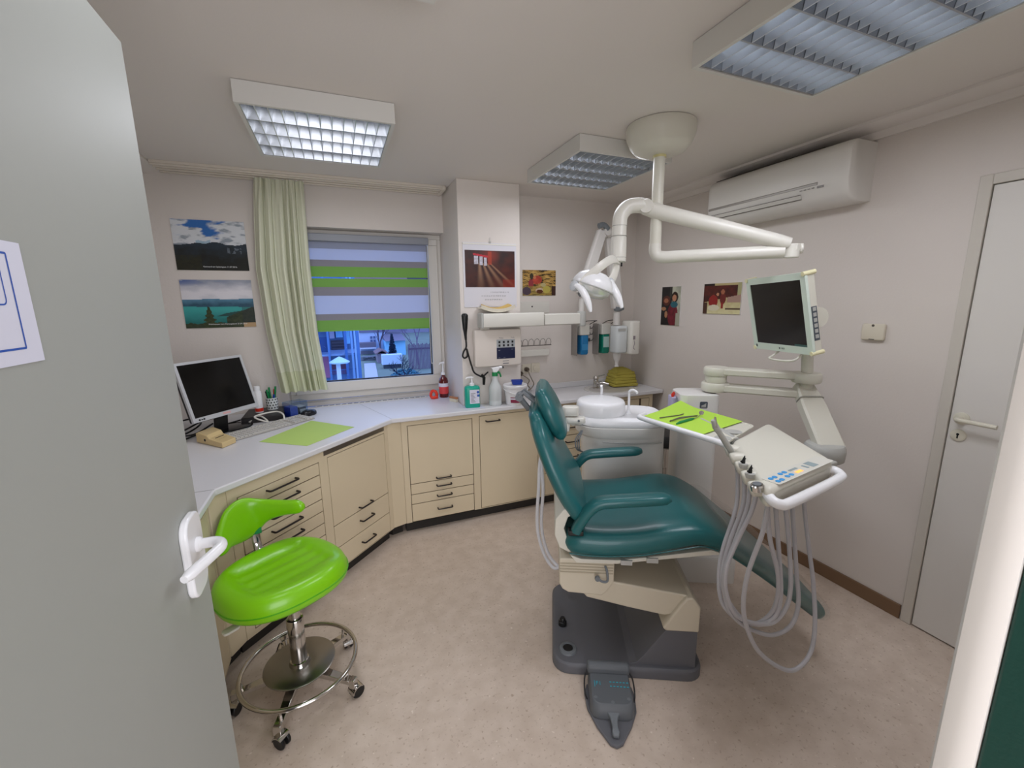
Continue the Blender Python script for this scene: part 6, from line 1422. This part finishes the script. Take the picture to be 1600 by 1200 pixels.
for z0, x0 in ((2.0745, -.1845), (2.0535, -.1755)): b.loft([[Vector((XR+x0+dx, y, z0+dz)) for dx, dz in ((0, 0), (-.0022, .0008), (-.0028, -.0012), (0, -.002))] for y in (Y0+.22, Y1-.02)])
b.build('flap_gap', mat('gap_brown', '#4d453c', .6), ac)
b = MB()
for k in range(4): b.b2((XR-.1875, Y0+.155+k*.02, 2.092), (XR-.184, Y0+.167+k*.02, 2.096))
b.b2((XR-.1875, Y0+.11, 2.088), (XR-.184, Y0+.14, 2.098)); b.build('indicator_window', mat('indicator_grey', '#8f8c88', .4), ac)
b = MB(); b.b2((XR-.15, Y0+.15, 2.279), (XR-.02, Y1-.03, 2.284)); b.build('air_inlet', mat('inlet_dark', '#3b352c', .7), ac)


# ================================================================== OUTSIDE THE WINDOW (upper floor, garden below)
GZ = -2.4  # outdoor positions and sizes computed from image pixels at chosen distances
def omat(n, h, r=.8, **k): return mat('outdoor_'+n, h, r, **k)
struct(MB().b2((-40, 4.2, GZ-.2), (60, 90, GZ)).build('ground', omat('lawn', '#6f7f78', .95, var=.25, vscale=.5)))
tag(MB().prism([(1.066, 23), (1.743, 23), (2.136, 30), (1.417, 30)], GZ, GZ+.03).build('garden_path', omat('path', '#b4b6c8', .9)), 'pale grey paved garden path below the window', 'path')
bl_ = thing('balcony_block', 'blue grey apartment block with stacked balconies at the left of the window view', 'building', (-.6, 15, GZ))
X0, X1 = -4.0, 0.575
def part(a, c, n, m_, o=None, bev=0): return MB().b2(a, c).build(n, m_, o or bl_, bevel=bev)
part((X0, 15.4, GZ), (X1, 20, 5), 'facade', omat('facade', '#5577a6'))
part((-0.681, 14.0, 0.13), (-0.326, 14.06, 0.583), 'balcony_screen', omat('screen', '#27457c'))
part((-0.721, 14.0, 0.006), (0.503, 15.4, 0.068), 'balcony_slab', omat('slab', '#7d9cc8'))
part((-0.721, 14.0, 0.789), (0.503, 15.4, 0.85), 'balcony_slab', omat('slab', '#7d9cc8'))
part((-0.27, 15.3, -0.092), (0.162, 15.4, 0.38), 'dark_window', omat('glassdark', '#3c3c4c', .3))
b = MB()
for k in range(4): b.b2((-0.246, 15.25, -0.014+k*.10), (0.139, 15.30, -0.014+.03+k*.10))
b.build('window_bars', omat('bars', '#5c5a66'), bl_)
part((-0.291, 15.3, 0.448), (-0.14, 15.4, 0.92), 'pale_curtain', omat('palecurtain', '#b9bcd8', .6))
part((-0.097, 15.3, 0.47), (0.119, 15.4, 1.033), 'bright_window', omat('glassbright', '#7cc4f4', .3))
part((0.205, 15.3, 0.246), (0.334, 15.4, 1.033), 'bright_window', omat('glassbright', '#7cc4f4', .3))
part((-0.593, 15.3, -0.857), (-0.378, 15.4, -0.137), 'pink_door', omat('pink', '#a4688c'))
part((-0.334, 15.3, -0.767), (0.205, 15.4, -0.317), 'brick_panel', omat('brickpanel', '#5a3f5c'))
for px, c_, w_ in ((-0.314, '#4f79b4', .03), (0.167, '#3f69a8', .04), (0.343, '#6f98cc', .03), (0.441, '#86abd8', .025), (0.519, '#4a74b0', .045)):
    part((px-w_, 13.85, GZ), (px+w_, 13.92, 5), 'post', omat('post'+c_[1:], c_))
b = MB(); 
for i in range(22): x = -0.323+i*.028; b.b2((x, 13.93, -0.759), (x+.008, 13.95, -0.432))
b.b2((-0.323, 13.93, -0.432), (0.519, 13.96, -0.412)); b.build('railing', omat('railing', '#3d62a0'), bl_)
um = thing('garden_parasol', 'pale blue garden parasol in front of the balcony block', 'parasol', (-0.084, 13.2, GZ))
c = Vector((-0.047, 13.2, 0)); b = MB(); b.lathe([(0, 0.075), (.12, 0.017), (.28, -0.08), (.27, -0.119), (0, -0.041)], c, seg=8); b.build('canopy', omat('parasol', '#b4d8f8'), um, sharp=20)
b = MB(); b.b2((c.x-.10, 13.16, -0.681), (c.x+.02, 13.24, -0.08)); b.build('folded_cover', omat('parasolpole', '#c3d8f2'), um); b = MB(); b.cyl((c.x-.04, 13.2, GZ), (c.x-.04, 13.2, -0.643), .03, seg=8); b.build('pole', omat('parasolpole', '#c3d8f2'), um)
# pale house
hs = thing('house', 'pale house with a brown balcony in the middle of the window view', 'house', (2.31, 36, GZ))
part((1.497, 36, GZ), (3.477, 42, 3), 'house_wall', omat('housewall', '#b6c6e4'), hs)
part((1.497, 35.9, -0.673), (5.254, 36, 3), 'upper_boards', omat('boards', '#77728c'), hs)
b = MB(); b.loft([[Vector((x, yy, z)) for yy, z in ((35, 3), (39, 5), (43, 3))] for x in (1.193, 5.507)]); b.build('roof', omat('roof', '#6e5a58'), hs)
part((2.31, 35.95, -1.466), (2.716, 36, -0.99), 'window', omat('win', '#57678c', .3), hs)
b = MB(); b.b2((2.492, 35.93, -1.466), (2.533, 35.95, -0.99)); b.b2((2.31, 35.93, -1.255), (2.716, 35.95, -1.202)); b.build('window_bars', omat('winbars', '#b9c2dc'), hs)
part((1.456, 35, -1.794), (2.64, 36, -1.434), 'balcony', omat('balc', '#706a7c'), hs)
part((1.456, 34.95, -1.897), (2.64, 36, -1.794), 'balcony_floor', omat('balcfloor', '#cdd2e6'), hs)
part((1.493, 35.9, GZ), (2.506, 36, -2.144), 'ground_floor', omat('groundfloor', '#8a8798'), hs)
h2 = thing('house', 'bright pale blue house front behind the dark conifer', 'house', (4.003, 34, GZ))
part((3.284, 34, GZ), (4.77, 40, -1.249), 'house_wall', omat('bluewall', '#8ccdf6'), h2)
b = MB(); b.loft([[Vector((x, yy, z)) for yy, z in ((33.6, -1.249), (37, -1.249+.5), (40.4, -1.249))] for x in (3.236, 4.818)]); b.build('roof', omat('roof2', '#7c7890'), h2)
h3 = thing('house', 'long grey violet building closing the background of the window view', 'house', (6, 60, GZ))
part((-12, 60, GZ), (26, 66, 5), 'house_wall', omat('farwall', '#86829a'), h3)
b = MB(); b.loft([[Vector((x, yy, z)) for yy, z in ((59, 5), (63, 8), (67, 5))] for x in (-13, 27)]); b.build('roof', omat('roof3', '#6e6878'), h3)
sh_ = thing('garden_shed', 'small brown garden shed with a pitched roof in the middle of the garden', 'shed', (2.601, 30, GZ))
part((2.305, 30, GZ), (2.898, 31.5, -1.758), 'shed_wall', omat('shed', '#8a8290'), sh_)
b = MB(); b.loft([[Vector((x, y, z)) for x, z in ((2.178, -1.802), (2.601, -1.559), (3.024, -1.802), (3.024, -1.735), (2.601, -1.493), (2.178, -1.735))] for y in (29.8, 31.7)]); b.build('shed_roof', omat('shedroof', '#7f6a74'), sh_)
tt = thing('garden_table', 'long white covered garden table on the lawn', 'table', (2.874, 27, GZ))
part((2.341, 27, -2.141), (3.56, 27.6, -1.546), 'table_cover', omat('tablecover', '#c6dcf6'), tt)
part((2.417, 27.1, GZ), (3.483, 27.5, -2.141), 'trestle', omat('trestle', '#47505c'), tt)
fe = thing('wooden_fence', 'brown grey slatted garden fence at the right of the window view', 'fence', (4.344, 26, GZ))
b = MB()
for i in range(16): x = 3.794+i*.085; b.b2((x, 26, GZ), (x+.055, 26.04, -0.858+.05*math.sin(i*2.1)))
b.build('slats', omat('fence', '#6c5c74'), fe); b = MB(); b.b2((3.794, 26.04, -1.2), (3.794+1.4, 26.1, -1.1)); b.build('rail', omat('fencerail', '#5d4f6a'), fe)
def tree(name, lb, base, h, seed, m_, depth=4, spread=.55, r0=.10, lean=(0, 0, 1)):
    random.seed(seed); b = MB()
    def br_(p, d_, ln, r, k):
        q = p+d_*ln; b.tube([p, (p+q)/2+Vector((random.uniform(-.04, .04), 0, random.uniform(-.04, .04)))*ln, q], [r, r*.85, r*.65], 5)
        if k == 0: return
        for _ in range(3):
            nd = (d_+Vector((random.uniform(-1, 1), random.uniform(-1, 1), random.uniform(-.2, .7)))*spread).normalized(); br_(q if _ else (p+q)/2, nd, ln*random.uniform(.6, .8), r*.6, k-1)
    br_(Vector(base), Vector(lean).normalized(), h*.38, r0, depth); o = b.build(name, m_); tag(o, lb, 'tree'); return o
tree('bare_tree', 'bare leafless tree in front of the pale house', (2.644, 31, GZ), 3.6, 3, omat('bark', '#57526a'), r0=.07)
tree('bare_tree', 'bare tree with a wide crown before the garden fence', (4.678, 28, GZ), 4.2, 8, omat('bark2', '#6b6078'), 4, .75, .06)
tree('bare_tree', 'dark low sprawling shrub tree at the lower right of the window view', (3.361, 21, GZ+.1), 1.7, 12, omat('bark3', '#1c2a48'), 5, 1.0, .06, (-.8, 0, .6))
cf = thing('conifer', 'slim dark conifer in front of the bright blue house', 'tree', (3.321, 30, GZ)); c = Vector((3.321, 30, GZ))
b = MB(); random.seed(2); HT = -0.434+2.4
for k in range(40):
    z = .5+k*(HT-.5)/40; rr = .34*(1-z/HT)+.07
    for i in range(9):
        a = random.uniform(0, 2*PI); d_ = Vector((math.cos(a), math.sin(a), random.uniform(-.15, .2))); b.tube([c+Vector((0, 0, z)), c+Vector((0, 0, z))+d_*rr], [.05, .012], 4)
b.build('foliage', omat('conifer', '#1f3350'), cf); b = MB(); b.cyl(c, c+Vector((0, 0, HT)), .05, .015, 8); b.build('trunk', omat('trunk', '#2a2a3a'), cf)
hg = MB(); random.seed(5)
for i in range(240):
    x = random.uniform(1.421, 2.865); z = random.uniform(GZ, -2.166); c = Vector((x, 32+random.uniform(-.3, .3), z)); hg.lathe([(0, -.08), (.10, -.03), (.11, .04), (0, .09)], c, seg=6)
tag(hg.build('hedge', omat('hedge', '#6d7480')), 'low clipped hedge in front of the pale house', 'hedge')
hg = MB(); random.seed(6)
for i in range(260):
    a = random.random(); y = random.uniform(21.5, 24); px = 0.106+(0.167-0.106)*a; x = px*y; c = Vector((x, y, GZ+random.uniform(.0, .35)*math.sin(PI*a)+.02)); hg.lathe([(0, -.10), (.13, -.04), (.14, .05), (0, .11)], c, seg=6)
tag(hg.build('shrub', omat('shrub', '#2a6478')), 'dark teal low shrub on the lawn nearest the window', 'shrub')
# a fourth ceiling lamp, out of view, added to house the extra light there
ceiling_lamp(0.0, .87, 'unseen added louvred ceiling lamp nearest the open door')
